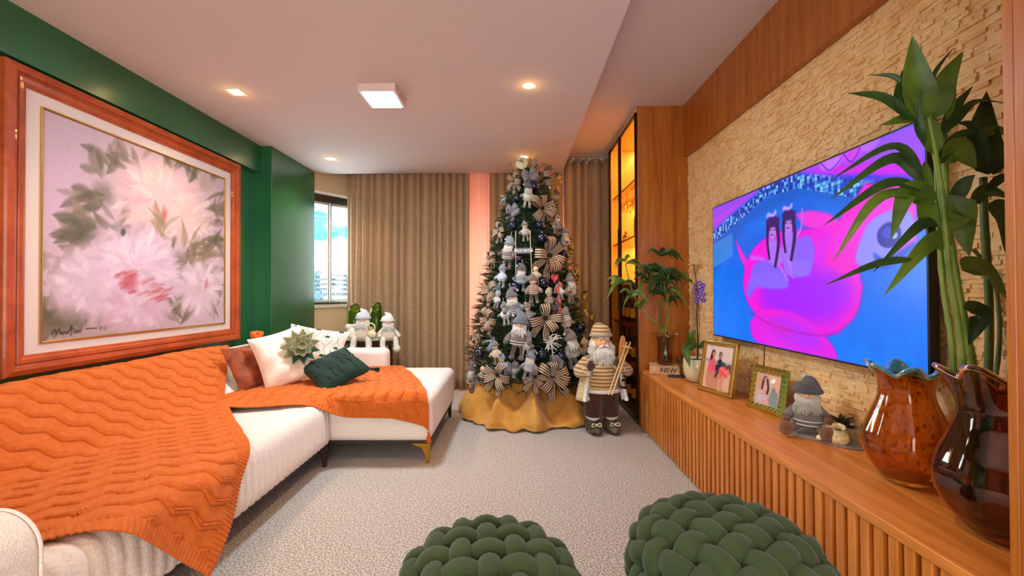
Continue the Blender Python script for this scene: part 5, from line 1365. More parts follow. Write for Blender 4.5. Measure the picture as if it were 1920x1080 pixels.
m = MB(); m.ball((0, 0, .05), (.05, .045, .06), seg=16, noise=.06); m.tube([(0, 0, .1), (.01, 0, .125)], [.02, .03], 10); m.ball((-.03, -.02, .11), .028, seg=10); m.ball((.03, -.01, .12), .02, seg=10)
o = tag(obj('toy_sack', m, felt((214, 204, 184)), smooth=True), 'pale toy sack beside the left arm of the blue capped Santa', 'sack'); o.location = (-1.60, 4.17, .69)

# ------------------------------------------------------------------ standing Santa
S = thing('standing_santa', 'standing Santa doll in striped knit hat and sweater right of the tree', 'santa figure', (.70, 3.47, 0), .12)
def sx(u): return (u-1060)*.00112
def szz(v): return (1038-v)*.00112
M_pant = mat('brown_fur_cloth', (66, 36, 22), .95, col2=(84, 48, 30), var=60, bump=.6, bscale=160, sheen=.3)
M_strp = mat('striped_knit', (206, 170, 112), .9, bump=.6, bscale=200, sheen=.3)
nt_ = M_strp.node_tree; N_ = nt_.nodes; b_ = N_['Principled BSDF']; wv = N_.new('ShaderNodeTexWave'); wv.bands_direction = 'Z'; wv.inputs['Scale'].default_value = 11; wv.inputs['Distortion'].default_value = .6
tc_ = [n for n in N_ if n.type == 'TEX_COORD'][0]; cr_ = N_.new('ShaderNodeValToRGB'); cr_.color_ramp.interpolation = 'CONSTANT'
cr_.color_ramp.elements[0].color = l4((218, 186, 136)); cr_.color_ramp.elements[1].position = .86; cr_.color_ramp.elements[1].color = l4((116, 80, 50)); e = cr_.color_ramp.elements.new(.45); e.color = l4((198, 150, 88)); 
nt_.links.new(tc_.outputs['Object'], wv.inputs['Vector']); nt_.links.new(wv.outputs['Fac'], cr_.inputs[0]); nt_.links.new(cr_.outputs[0], b_.inputs['Base Color'])
M_coat = felt((196, 166, 124)); M_fur = M_beard; M_mit = felt((66, 34, 22)); M_boot = mat('shaggy_boot', (120, 106, 88), .9, col2=(60, 50, 42), var=24, bump=1, bscale=90)
for s in (-1, 1):
    cx = s*.075
    m = MB(); m.tube(smooth_poly([(s*.055, 0, .42), (s*.065, 0, .28), (cx, 0, .13)], 8), [.085, .084, .082, .08, .078, .076, .075, .073, .07], 18); lg = obj('leg', m, M_pant, S, smooth=True)
    m = MB(); m.ball((cx, -.05, .035), (.052, .092, .04), seg=20, noise=.03); m.tube([(cx, .0, .03), (cx, 0, .12)], [.05, .048], 14); fluff(m, (cx, -.04, .05), (.05, .08, .045), 120, .02, (0, -.2, -.4), 3, .006); bt = obj('boot', m, M_boot, lg, smooth=True)
    m = MB(); m.tube([(cx+.055*math.cos(a), .052*math.sin(a), .128+.012*math.cos(2*a)) for a in [q*PI/10 for q in range(21)]], .015, 8); obj('fur_cuff', m, M_fur, bt, smooth=True)
    m = MB(); 
    for q in (-1, 1): m.tube(smooth_poly([(cx, -.10, .085), (cx+q*.03, -.115, .10), (cx+q*.035, -.12, .075), (cx, -.105, .082)], 10), .004, 5)
    obj('lace', m, felt(CREAM), bt, smooth=True)
m = MB(); m.lathe([(.001, .33), (.125, .335), (.145, .36), (.15, .43), (.14, .52), (.115, .585), (.05, .61), (.001, .615)], 32, mod=lambda r, z, a: (r*(1-.12*abs(math.sin(a))), z)); bd = obj('sweater', m, M_strp, S, smooth=True)
m = MB(); m.tube([(.142*math.cos(a), .13*math.sin(a), .345) for a in [q*PI/12 for q in range(25)]], .016, 8); obj('fur_hem', m, M_fur, bd, smooth=True)
# open coat
rows = []
for i in range(25):
    a = -PI*.5+.95+(2*PI-1.9)*i/24; row = []
    for j in range(10):
        tz = j/9; z = .60-.33*tz; r = .135+.075*tz+.01*math.sin(a*6)*tz; row.append(Vector((r*math.cos(a), r*math.sin(a)*.85, z)))
    rows.append(row)
m = MB(); m.grid(rows); ct = obj('coat', m, M_coat, S, smooth=True, solid=.01)
for row, nme in ((rows[0], 1), (rows[-1], 0)):
    m = MB(); m.tube(row, .016, 8); fluff(m, (row[5].x, row[5].y, row[5].z), (.012, .012, .15), 80, .02, (0, -.5, -.3), 4, .005); obj('fur_trim', m, M_fur, ct, smooth=True)
arms_ = {-1: [(-.11, 0, .575), (-.185, -.02, .50), (-.165, -.10, .50), (-.135, -.125, .535)], 1: [(.11, 0, .575), (.20, -.03, .50), (.16, -.11, .52), (.09, -.14, .565)]}
for s in (-1, 1):
    P = smooth_poly(arms_[s], 12); m = MB(); m.tube(P, [.05]*6+[.046]*7, 14); ar = obj('arm', m, M_strp, S, smooth=True)
    e_ = P[-1]; m = MB(); m.ball(P[-3], .045, seg=14, noise=.06); obj('fur_cuff', m, M_fur, ar, smooth=True)
    m = MB(); d = (P[-1]-P[-3]).normalized(); up = Vector((-s*.25, 0, 1)).normalized()
    c = e_+Vector((0, -.015, .012)); m.ball(c, (.030, .022, .042), seg=16); m.ball(c+Vector((-s*.028, -.004, .012)), (.012, .013, .024), M=Matrix.Rotation(s*.5, 4, 'Y'), seg=10); m.ball(c+Vector((.006, 0, .032)), (.024, .02, .022), seg=12)
    obj('mitten', m, M_mit, ar, smooth=True)
# head and face
hz = .725
m = MB(); m.ball((0, -.01, hz), (.072, .070, .085), seg=28, ring=20); m.ball((0, -.078, hz+.002), (.017, .020, .017), seg=12)
for s in (-1, 1): m.ball((s*.035, -.062, hz-.012), (.022, .018, .018), seg=12); m.ball((s*.070, 0, hz), (.012, .014, .022), seg=10)
hd = obj('head', m, mat('santa_face', (236, 164, 112), .5), S, smooth=True)
for s in (-1, 1):
    m = MB(); m.ball((s*.026, -.070, hz+.020), (.011, .006, .007), seg=12); ey = obj('eye', m, mat('eye_white', (240, 236, 230), .3), hd, smooth=True)
    m = MB(); m.ball((s*.026, -.0755, hz+.020), .0045, seg=8, ring=6); obj('iris', m, mat('iris', (40, 50, 60), .2), ey, smooth=True)
    m = MB(); m.tube(smooth_poly([(s*.010, -.076, hz+.034), (s*.028, -.077, hz+.041), (s*.046, -.066, hz+.034)], 6), .0055, 6); obj('eyebrow', m, M_fur, hd, smooth=True)
m = MB(); m.ball((0, -.080, hz-.030), (.016, .007, .008), seg=12); obj('mouth', m, mat('lip', (150, 30, 30), .5), hd, smooth=True)
m = MB(); m.ball((0, -.075, hz-.105), (.070, .040, .075), seg=24, noise=.04, seed=2)
for s in (-1, 1): m.tube(smooth_poly([(s*.004, -.088, hz-.016), (s*.03, -.092, hz-.026), (s*.055, -.07, hz-.05)], 8), [.009, .011, .012, .012, .011, .009, .007, .004, .002], 8); m.ball((s*.068, -.02, hz-.05), (.022, .035, .065), seg=14, noise=.06, seed=s+3)
m.ball((0, .03, hz-.03), (.085, .06, .10), seg=18, noise=.05)
fluff(m, (0, -.07, hz-.09), (.066, .038, .075), 420, .06, (0, -.3, -1), 9, .0045); fluff(m, (-.07, -.02, hz-.05), (.018, .03, .06), 120, .04, (-.4, -.2, -1), 10, .0045); fluff(m, (.07, -.02, hz-.05), (.018, .03, .06), 120, .04, (.4, -.2, -1), 11, .0045)
obj('beard', m, M_fur, S, smooth=True)
m = MB(); m.tube(smooth_poly([(0, 0, hz+.045), (0, 0, hz+.085), (0, .01, hz+.125), (.01, .02, hz+.150)], 10), [.078, .081, .082, .081, .079, .074, .067, .057, .044, .027, .003], 24); ht = obj('hat', m, M_strp, S, smooth=True)
m = MB(); m.tube([(.079*math.cos(a), .079*math.sin(a), hz+.056) for a in [q*PI/12 for q in range(25)]], .013, 8); fluff(m, (0, 0, hz+.056), (.084, .083, .014), 260, .012, (0, -.1, .0), 12, .005); obj('fur_brim', m, felt((150, 140, 130)), ht, smooth=True)
# what he carries
def local_to_world(p): return Vector((.70, 3.47, 0))+Matrix.Rotation(.12, 3, 'Z') @ Vector(p)
M_ski = mat('ski_wood', (196, 128, 64), .45)
m = MB(); m.poly([(-.022, 0, 0), (.022, 0, 0), (.026, 0, .20), (.018, 0, .26), (0, 0, .275), (-.018, 0, .26), (-.026, 0, .20)], (0, 1, 0), .010)
o = tag(obj('toy_ski', m, M_ski, bevel=.002, bseg=1), 'small wooden ski standing up behind the right mitten of the Santa doll', 'ski'); o.location = local_to_world((.105, -.175, .52)); o.rotation_euler = (0, .06, .12)
for k, (dx, lab) in enumerate(((0, 'upper thin wooden ski pole slanting across the Santa doll'), (.022, 'lower thin wooden ski pole slanting across the Santa doll'))):
    a = local_to_world((-.010+dx, -.205-.012*k, .345)); b = local_to_world((.145+dx, -.195-.012*k, .745)); t = thing('toy_ski_pole', lab, 'ski pole', a)
    m = MB(); m.tube([(0, 0, 0), b-a], .0058, 8); obj('shaft', m, mat('pale_wood', (224, 190, 130), .5), t, smooth=True)
    q = (b-a)*.90; d = (b-a).normalized(); u = d.orthogonal().normalized(); v = d.cross(u); m = MB(); m.tube([q+(u*math.cos(x)+v*math.sin(x))*.024 for x in [z*PI/8 for z in range(17)]], .0035, 6)
    for z in range(2): m.tube([q-(u if z else v)*.024, q+(u if z else v)*.024], .0028, 5)
    obj('basket', m, mat('pale_wood', (224, 190, 130), .5), t, smooth=True)
t = thing('toy_lantern', 'tiny dark lantern hanging below the Santa doll\'s mitten', 'lantern', local_to_world((.115, -.205, .39)))
m = MB(); m.lathe([(.001, 0), (.022, 0), (.024, .006), (.018, .012)], 16); m.lathe([(.018, .055), (.022, .06), (.008, .075), (.001, .076)], 16)
for k in range(4): a = k*PI/2; m.tube([(.018*math.cos(a), .018*math.sin(a), .01), (.018*math.cos(a), .018*math.sin(a), .057)], .0018, 5)
m.tube([(.014*math.cos(a), 0, .078+.02*math.sin(a)) for a in [q*PI/8 for q in range(9)]], .0016, 5); m.tube([(0, 0, .097), (0, .01, .14)], .0014, 5)
obj('cage', m, mat('dark_metal', (40, 34, 30), .4, .8), t, smooth=True)
m = MB(); m.lathe([(.016, .012), (.017, .034), (.015, .056)], 16); obj('glass', m, M_glass, t, smooth=True)
# ------------------------------------------------------------------ Christmas tree
TX, TY = .125, 4.03
def Rz(z):
    zs = [.30, .42, .60, .85, 1.21, 1.72, 2.10, 2.36]; rs_ = [.40, .50, .52, .475, .40, .285, .17, .05]
    return float(np.interp(z, zs, rs_))
tree = thing('christmas_tree', 'tall dark green Christmas tree crowded with navy, grey and striped ornaments', 'christmas tree', (TX, TY, 0))
r1 = random.Random(31)
M_n1 = mat('pine_needle', (22, 54, 26), .6, col2=(44, 84, 40), var=8); M_n2 = mat('pine_needle_pale', (52, 84, 44), .6, col2=(72, 104, 58), var=8)
nm = MB(); br = MB()
def twig(p, d, L0, n, ml):
    d = d.normalized(); u = d.orthogonal().normalized(); v = d.cross(u)
    br.tube([p, p+d*L0], [.003, .0015], 4, cap=False)
    vs = []; fs = []
    for k in range(n):
        t = k/n; c = p+d*L0*t; a = r1.uniform(0, 2*PI); o = (u*math.cos(a)+v*math.sin(a)); nl = .034*(1-.35*t)*r1.uniform(.8, 1.2)
        q = c+(d*.75+o*.75).normalized()*nl; s = d.cross(o)*.0016
        vs += [c-s, c+s, q]; fs.append((3*k, 3*k+1, 3*k+2))
    nm.m = ml; nm.add(vs, fs)
cnt = 0; z = .36
while z < 2.34:
    R = Rz(z); n = max(5, int(R*2*PI/.062))
    for k in range(n):
        a = 2*PI*(k+r1.random())/n; d = Vector((math.cos(a), math.sin(a), r1.uniform(-.15, .45)))
        zz = z+r1.uniform(-.03, .03)
        r0 = R*r1.uniform(.62, .80); p = Vector((math.cos(a)*r0, math.sin(a)*r0, zz-.04)); L0 = (R-r0)*r1.uniform(.9, 1.35)+.03
        twig(p, d, L0, 34, 0 if r1.random() < .7 else 1)
        for s in (-1, 1):
            d2 = d+Vector((-math.sin(a), math.cos(a), 0))*s*r1.uniform(.6, 1.1); twig(p+d*L0*r1.uniform(.2, .5), d2, L0*.75, 24, 0 if r1.random() < .7 else 1)
    z += .042
obj('needles', nm, [M_n1, M_n2], tree)
for z_ in [.40+.16*k for k in range(12)]:
    R = Rz(z_)
    for k in range(9):
        a = 2*PI*k/9+z_*7; br.tube([(0, 0, z_-.05), (math.cos(a)*R*.85, math.sin(a)*R*.85, z_)], [.008, .004], 5)
obj('branches', br, mat('pine_bark', (54, 38, 24), .9), tree)
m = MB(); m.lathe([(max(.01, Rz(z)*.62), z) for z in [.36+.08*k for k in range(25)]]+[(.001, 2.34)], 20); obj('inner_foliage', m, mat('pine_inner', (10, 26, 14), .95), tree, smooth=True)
m = MB(); m.tube([(0, 0, .03), (0, 0, 2.38)], [.035, .01], 10); obj('trunk', m, mat('pine_bark', (54, 38, 24), .9), tree)
# burlap skirt
M_bur = mat('burlap', (184, 122, 44), .95, col2=(206, 148, 66), var=5, bump=.9, bscale=16, sheen=.2)
rows = []; NA, NT = 420, 60; r2 = random.Random(5)
ph = [r2.uniform(0, 6.28) for _ in range(6)]
for i in range(NA):
    a = 2*PI*i/NA; row = []
    f0 = math.cos(4*a+.9*math.sin(2*a+ph[0])); f = 1-2*abs(math.sin(4.5*a+.7*math.sin(2*a+ph[0])))**1.4+.25*f0; g = math.cos(17*a+ph[1]+math.sin(3*a)); 
    for j in range(NT+1):
        t = j/NT
        rb = .20+.37*t**1.15+.05*t; bulge = .10*math.sin(PI*min(1, t*1.02))**.8
        r = rb+(bulge*.35)*f*(.4+.6*t)+.022*g*t+.05*max(0, f)*t+.02*math.sin(5*a+ph[2])*t
        zt = .47*(1-t)**1.25+.055*math.sin(PI*t**1.7)*(1+f)*1.1+.012*math.sin(9*t*3+a*6+ph[3])*t*(1-t)*4
        if t > .93: q = (t-.93)/.07; r -= .03*q; zt = zt*(1-q)+.004*q
        k1 = math.sin(23*a+7*t+ph[4])*math.sin(9*a-11*t+ph[5]); zt += .004+.010*k1*t; r += .012*math.sin(31*a+9*t+ph[1])*(1-t)*1.2+.008*math.sin(14*a-16*t+ph[0])*t
        row.append(Vector((r*math.cos(a)*1.06, r*math.sin(a)*1.0, zt+.012)))
    rows.append(row)
m = MB(); m.grid(rows, closeu=True)
sk = tag(obj('tree_skirt', m, M_bur, smooth=True, solid=.006), 'gathered golden burlap cloth spread around the foot of the tree', 'tree skirt'); sk.location = (TX, TY, 0)

# ---- places on the tree
def on_tree(px, py, out=.02):
    d = ray(px, py).normalized(); o = Vector((0, 0, CZ)); t = 2.6; best = None
    while t < 4.6:
        p = o+d*t; rr = math.hypot(p.x-TX, p.y-TY)-(Rz(p.z)+out)
        if best is None or rr < best[0]: best = (rr, p.copy())
        if rr <= 0: break
        t += .004
    p = best[1] if rr > 0 else p
    az = math.atan2(p.y-TY, p.x-TX)      # outward direction
    return p, az+PI/2                    # rotation so that local -Y points outward
def mpx(p): return p.y/FPX
# navy balls
M_navy = mat('navy_ball', (12, 14, 38), .25, col2=(20, 24, 54), var=3, coat=.5); M_cap = mat('silver_cap', (190, 190, 190), .25, 1)
BL = [(1001, 349, 10, 'navy ball just below the topper ribbons'), (970, 372, 7, 'small navy ball left of the uppermost gnome'), (962, 423, 8, 'navy ball at the left edge under the brown fabric spray'), (1011, 422, 7, 'small navy ball under the upper striped bow'),
 (1016, 447, 10, 'large navy ball above the big striped bow'), (973, 485, 8, 'navy ball right under the lettered sign'), (1019, 530, 10, 'navy ball below the tails of the big striped bow'), (1068, 517, 11, 'navy ball at the right edge level with the red felt hearts'),
 (966, 538, 10, 'dark ball between the hanging strings under the sign'), (1016, 664, 9, 'navy ball in the centre above the lowest bows'), (1088, 614, 8, 'navy ball at the right edge above the Santa doll'), (900, 662, 8, 'navy ball at the far left of the lower tree'),
 (925, 657, 7, 'navy ball beside the frosted twigs on the lower left'), (908, 731, 10, 'lowest navy ball hanging over the burlap on the left'), (1052, 667, 9, 'dark ball right of the white twig spray'), (943, 574, 5, 'tiny blue ball on the left of the middle gnomes'),
 (1042, 602, 7, 'navy ball behind the middle striped bow'), (1058, 478, 8, 'navy ball at the right of the big striped bow')]
bp0 = None
for (x, y, r, lab) in BL:
    p, rz = on_tree(x, y, .03)
    if bp0 is None:
        bp0 = thing('christmas_ball', lab, 'ball ornament', p, rz, 'navy balls on the tree'); m = MB(); m.ball((0, 0, 0), 1, seg=24, ring=16); obj('globe', m, M_navy, bp0, smooth=True)
        m = MB(); m.lathe([(.001, 1.16), (.16, 1.15), (.18, .97)], 12); m.tube([(.09*math.cos(a), 0, 1.22+.09*math.sin(a)) for a in [q*PI/6 for q in range(13)]], .02, 5); obj('cap', m, M_cap, bp0, smooth=True); o = bp0
    else: o = dup(bp0)
    o.location = p; o.scale = (r*mpx(p)*1.1,)*3; o['label'] = lab; o['group'] = 'navy balls on the tree'

# striped bows
M_rd = mat('ribbon_dark', (36, 20, 22), .7); M_rc2 = mat('ribbon_cream', (204, 172, 138), .7, sheen=.1); M_gr2 = mat('ribbon_grey', (128, 120, 122), .8, sheen=.3); M_gdr = mat('ribbon_gold', (206, 164, 74), .5, .5)
def ribbon(m, pts, wdir, width, n=11, seg=16, cols=(0, 1), taper=None):
    P = smooth_poly(pts, seg); w0 = Vector(wdir).normalized(); rows = []
    for i, p in enumerate(P):
        t = (P[min(i+1, seg)]-P[max(i-1, 0)]).normalized(); w_ = w0-t*w0.dot(t); w_.normalize(); k = taper(i/seg) if taper else 1
        rows.append([p+w_*width*k*(j/n-.5) for j in range(n+1)])
    o = len(m.v); m.v += [tuple(q) for r in rows for q in r]
    for i in range(seg):
        for j in range(n): m.f.append((o+i*(n+1)+j, o+(i+1)*(n+1)+j, o+(i+1)*(n+1)+j+1, o+i*(n+1)+j+1)); m.mi.append(cols[j % len(cols)])
def make_bow(name, label, loops, seed, mats, group, tails=2, n=11, width=.62):
    t = thing(name, label, 'bow', group=group); rr = random.Random(seed)
    for k in range(loops):
        a = 2*PI*k/loops+.35*rr.uniform(-1, 1)+.3; a = a if not (-2.0 < ((a+PI) % (2*PI)-PI) < -1.1 and tails) else a+.7
        d = Vector((math.cos(a), 0, math.sin(a))); w_ = Vector((-math.sin(a), .25*rr.uniform(-1, 1), math.cos(a))); l = rr.uniform(.85, 1.05); h = rr.uniform(.45, .65)
        m = MB(); ribbon(m, [d*.03, d*.35*l+Vector((0, -h*.75, 0)), d*.8*l+Vector((0, -h, 0)), d*1.0*l+Vector((0, -h*.45, 0)), d*.75*l+Vector((0, .05, 0)), d*.05+Vector((0, .06, 0))], w_, width, n, 18, (0, 1), lambda q: .30+.70*math.sin(PI*min(1, max(0, q)))**.6)
        obj('loop', m, mats, t, smooth=True, solid=.012)
    for s in range(tails):
        a = -PI/2+(-.35, .4, .05)[s]; d = Vector((math.cos(a), 0, math.sin(a))); m = MB()
        ribbon(m, [d*.05, d*.5+Vector((0, -.22, 0)), d*.95+Vector((0, -.12, 0)), d*1.35+Vector((0, -.25, 0))], (-math.sin(a), 0, math.cos(a)), width*.8, n, 14, (0, 1), lambda q: .4+.6*min(1, q*1.6)); obj('tail', m, mats, t, smooth=True, solid=.012)
    m = MB(); m.ball((0, -.16, 0), (.15, .13, .14), seg=12); obj('knot', m, mats[0] if len(mats) > 1 else mats, t, smooth=True)
    return t
bows = [(1015, 391, 27, 0, 'striped bow at the upper right below the topper'), (1028, 479, 33, 0, 'largest striped bow, right of the lettered sign'), (1022, 334, 22, 1, 'striped bow closest to the ceiling'), (966, 340, 19, 2, 'striped bow at the upper left of the topper'), (938, 434, 17, 1, 'striped bow sticking out at the left edge above the sign'),
 (924, 486, 16, 2, 'narrow striped bow at the left edge level with the sign'), (922, 545, 22, 1, 'striped bow at the left edge below the blue grey figures'), (1040, 369, 14, 2, 'small dark striped bow at the right of the topper'), (919, 598, 22, 0, 'striped bow at the left edge in the middle of the tree'), (1021, 596, 31, 2, 'striped bow in the centre above the white twig spray'),
 (935, 702, 29, 1, 'wide striped bow at the lower left over the burlap'), (1034, 704, 33, 0, 'big striped bow at the lower centre right over the burlap'), (1003, 706, 23, 2, 'striped bow at the lower centre beside the big one'), (896, 632, 14, 1, 'small striped bow at the far left of the lower tree')]
protos = {}
for (x, y, r, v, lab) in bows:
    p, rz = on_tree(x, y, .02)
    if v not in protos: o = protos[v] = make_bow('striped_bow', lab, (6, 5, 4)[v], 3+v, [M_rd, M_rc2], 'striped bows on the tree', 2, n=9)
    else: o = dup(protos[v])
    o.location = p; o.rotation_euler = (0, (.0, .35, -.3, .6)[(x+y) % 4], rz); o.scale = (r*mpx(p)*1.0,)*3; o['label'] = lab
gb = [(1092, 556, 17, 'golden striped bow at the right edge beside a gnome'), (1106, 598, 14, 'small golden bow at the far right edge of the tree'), (1066, 462, 15, 'dull gold bow at the upper right edge'), (1078, 512, 15, 'olive gold ribbon bow at the right edge above the navy ball')]
g0 = None
for (x, y, r, lab) in gb:
    p, rz = on_tree(x, y, .02)
    if g0 is None: o = g0 = make_bow('gold_bow', lab, 5, 9, [M_gdr, M_rd], 'golden bows on the tree', 1)
    else: o = dup(g0)
    o.location = p; o.rotation_euler = (0, .3*math.sin(x), rz); o.scale = (r*mpx(p),)*3; o['label'] = lab
gg = [(1040, 655-80, 10, 'small grey fabric bow behind the centre striped bow'), (1036, 684, 21, 'mauve grey fabric bow above the big lower striped bow'), (963, 395, 15, 'brown grey fabric bow at the upper left below a gnome'), (1032, 458, 12, 'mauve fabric bow above the largest striped bow'), (962, 688, 15, 'pale grey fabric bow at the lower left beside the wide striped bow'), (993, 330, 17, 'grey fabric bow in the middle of the topper')]
g0 = None
for (x, y, r, lab) in gg:
    p, rz = on_tree(x, y, .02)
    if g0 is None: o = g0 = make_bow('fabric_bow', lab, 5, 12, [M_gr2], 'grey fabric bows on the tree', 2, n=4, width=.7)
    else: o = dup(g0)
    o.location = p; o.rotation_euler = (0, .5*math.sin(x), rz); o.scale = (r*mpx(p),)*3; o['label'] = lab

# plush ornaments: px, py = middle of the figure, height in px
G = 'plush figures on the tree'
PL = [(988, 366, 42, 'gnome', DGREY, CREAM, TAUPE, 'grey hatted gnome high on the tree below the topper', 0), (1041, 420, 36, 'bear', (150, 120, 90), TAUPE, BROWN, 'brown knitted bear at the upper right edge', 1), (986, 433, 34, 'bear', GREY, (176, 164, 156), TAUPE, 'small grey capped bear sitting above the lettered sign', 1),
 (950, 474, 54, 'gnome', BLUEG, (120, 92, 84), BROWN, 'blue hatted gnome left of the lettered sign', 0), (940, 517, 40, 'snowman', BLUEG, (184, 190, 204), BLUEG, 'pale blue snowman at the left edge below the sign', 1), (976, 520, 46, 'gnome', DGREY, BLUEG, GREY, 'grey hatted gnome between the strings under the sign', 0), (1001, 540, 50, 'bear', (110, 92, 80), (150, 120, 98), GREY, 'brown bear with grey cap right of the strings', 1),
 (1070, 541, 50, 'gnome', GREY, (176, 150, 112), DGREY, 'grey hatted white gnome right of the red felt chain', 0), (970, 573, 60, 'gnome', (92, 92, 96), (112, 110, 116), DGREY, 'dark grey gnome in the middle left of the tree', 0), (951, 587, 40, 'snowman', GREY, WHITE, BLUEG, 'white snowman beside the dark grey middle gnome', 1),
 (995, 588, 40, 'bear', GREY, (126, 118, 116), GREY, 'grey knitted bear left of the centre striped bow', 1), (969, 628, 78, 'gnome', (96, 100, 112), (112, 96, 86), (88, 70, 60), 'tallest gnome with blue grey hat and dangling legs at the centre left', 0), (1063, 601, 44, 'gnome', GREY, (180, 152, 128), TAUPE, 'white bearded gnome at the right between the red felt chain and navy ball', 0),
 (1075, 652, 64, 'gnome', (110, 98, 88), (130, 116, 106), (104, 90, 84), 'tall grey brown gnome at the lower right edge of the tree', 0), (934, 660, 40, 'bear', GREY, (196, 170, 150), GREY, 'small grey hatted bear at the lower left', 1), (984, 644, 42, 'snowman', BLUEG, WHITE, GREY, 'thin white snowman right of the tallest gnome', 0),
 (988, 683, 50, 'gnome', BLUEG, (150, 152, 166), GREY, 'pale blue gnome at the bottom centre above the burlap', 0), (887, 706, 50, 'gnome', DGREY, TAUPE, BROWN, 'big round gnome with dark hat at the lowest left of the tree', 0), (944, 683, 38, 'bear', (150, 152, 170), (150, 150, 166), BLUEG, 'blue grey plush bear over the wide lower left bow', 1), (1032, 560, 36, 'bear', (176, 160, 140), TAUPE, BROWN, 'slim beige hatted figure left of the red felt chain', 0),
 (1060, 449, 42, 'snowman', TAUPE, (196, 180, 150), BROWN, 'cream plush figure at the right edge beside the dull gold bow', 1), (1005, 514, 34, 'reindeer', BROWN, (196, 170, 150), BROWN, 'small reindeer with brown antlers below the big bow', 0), (1098, 655, 42, 'bear', (190, 160, 100), (190, 150, 96), BROWN, 'gold brown plush bear at the right edge behind the Santa doll', 1), (906, 700, 32, 'reindeer', BROWN, TAUPE, BROWN, 'little brown reindeer at the lower left edge', 0),
 (1052, 600-55, 30, 'snowman', RED, WHITE, RED, 'tiny white snowman with a red cap beside the red felt chain', 1), (930, 560, 30, 'bear', (150, 156, 166), (196, 198, 206), GREY, 'small silver grey bear left of the hanging strings', 1)]
for i, (x, y, hpx, kind, hat, body, boots, lab, hs) in enumerate(PL):
    p, rz = on_tree(x, y, .055); h = hpx*mpx(p)*1.18
    plush('plush_'+kind, lab, 'plush ornament', (p.x, p.y, p.z-h*.5), h, rz, hat=hat, body=body, boots=boots, leg=tuple(int(v*.8) for v in body), kind=kind, pose='hang', group=G, hatstyle=hs, seed=i*3, tilt=rnd.uniform(-.22, .22))

# red felt chain: small trees and hearts one above the other
M_red = felt(RED)
for (x, y, lab) in ((1041, 522, 'uppermost red felt heart of the hanging chain'), (1045, 543, 'red and grey felt tree, second in the hanging chain'), (1048, 564, 'red and grey felt tree, third in the hanging chain'), (1052, 586, 'lowest red felt tree of the hanging chain')):
    p, rz = on_tree(x, y, .07); t = thing('felt_charm', lab, 'felt ornament', p, rz, 'red felt chain'); s = mpx(p)*9
    m = MB(); 
    if 'heart' in lab: m.poly([(0, 0, -1*s), (.9*s, 0, .1*s), (.85*s, 0, .7*s), (.45*s, 0, .9*s), (0, 0, .5*s), (-.45*s, 0, .9*s), (-.85*s, 0, .7*s), (-.9*s, 0, .1*s)], (0, 1, 0), .012)
    else: m.poly([(-.9*s, 0, -.7*s), (.9*s, 0, -.7*s), (.5*s, 0, -.1*s), (.7*s, 0, -.1*s), (.35*s, 0, .5*s), (.45*s, 0, .5*s), (0, 0, 1.2*s), (-.45*s, 0, .5*s), (-.35*s, 0, .5*s), (-.7*s, 0, -.1*s), (-.5*s, 0, -.1*s)], (0, 1, 0), .012)
    obj('shape', m, M_red if 'heart' in lab or 'lowest' in lab else felt((130, 110, 104)), t, bevel=.003, bseg=2)
    if 'lowest' not in lab and 'heart' not in lab: m = MB(); m.ball((0, -.003, 0), (.5*s, .006, .5*s), seg=14); obj('red_patch', m, M_red, t, smooth=True)
    m = MB(); m.ball((0, -.006, 0), (.16*s, .006, .16*s), seg=8); obj('button', m, felt(WHITE), t, smooth=True)

# lettered sign with strings
p, rz = on_tree(981, 470, .085); t = thing('hanging_sign', 'small grey wooden sign lettered in white, hung on strings in the upper tree', 'sign', p, 0); t.rotation_euler = (0, -.02, 0)
W = 37*mpx(p); Hs = 11*mpx(p)
m = MB(); m.poly([(-W/2, 0, -Hs/2), (W/2-.02, 0, -Hs/2), (W/2, 0, 0), (W/2-.005, 0, Hs/2), (-W/2, 0, Hs/2), (-W/2+.015, 0, 0)], (0, 1, 0), .010); obj('board', m, mat('grey_board', (96, 94, 98), .8, col2=(120, 116, 120), var=20), t, bevel=.0015, bseg=1)
text_obj('FELIZ NATAL', Hs*.56, mat('white_letter', (236, 236, 240), .6), t, (.004, -.001, 0), (PI/2, 0, 0), ext=.001, bold=.0006)
m = MB()
for s in (-1, 1): m.tube(smooth_poly([(s*W*.36, -.002, .17), (s*W*.38, -.004, 0), (s*W*.40, -.01, -.22), (s*W*.42, -.03, -.48)], 14), .0028, 5)
m.tube([(-W*.40, -.01, -.22), (W*.40, -.01, -.22)], .0028, 5); m.tube([(-W*.42, -.03, -.46), (W*.42, -.03, -.46)], .0028, 5)
obj('strings', m, felt(CREAM), t)

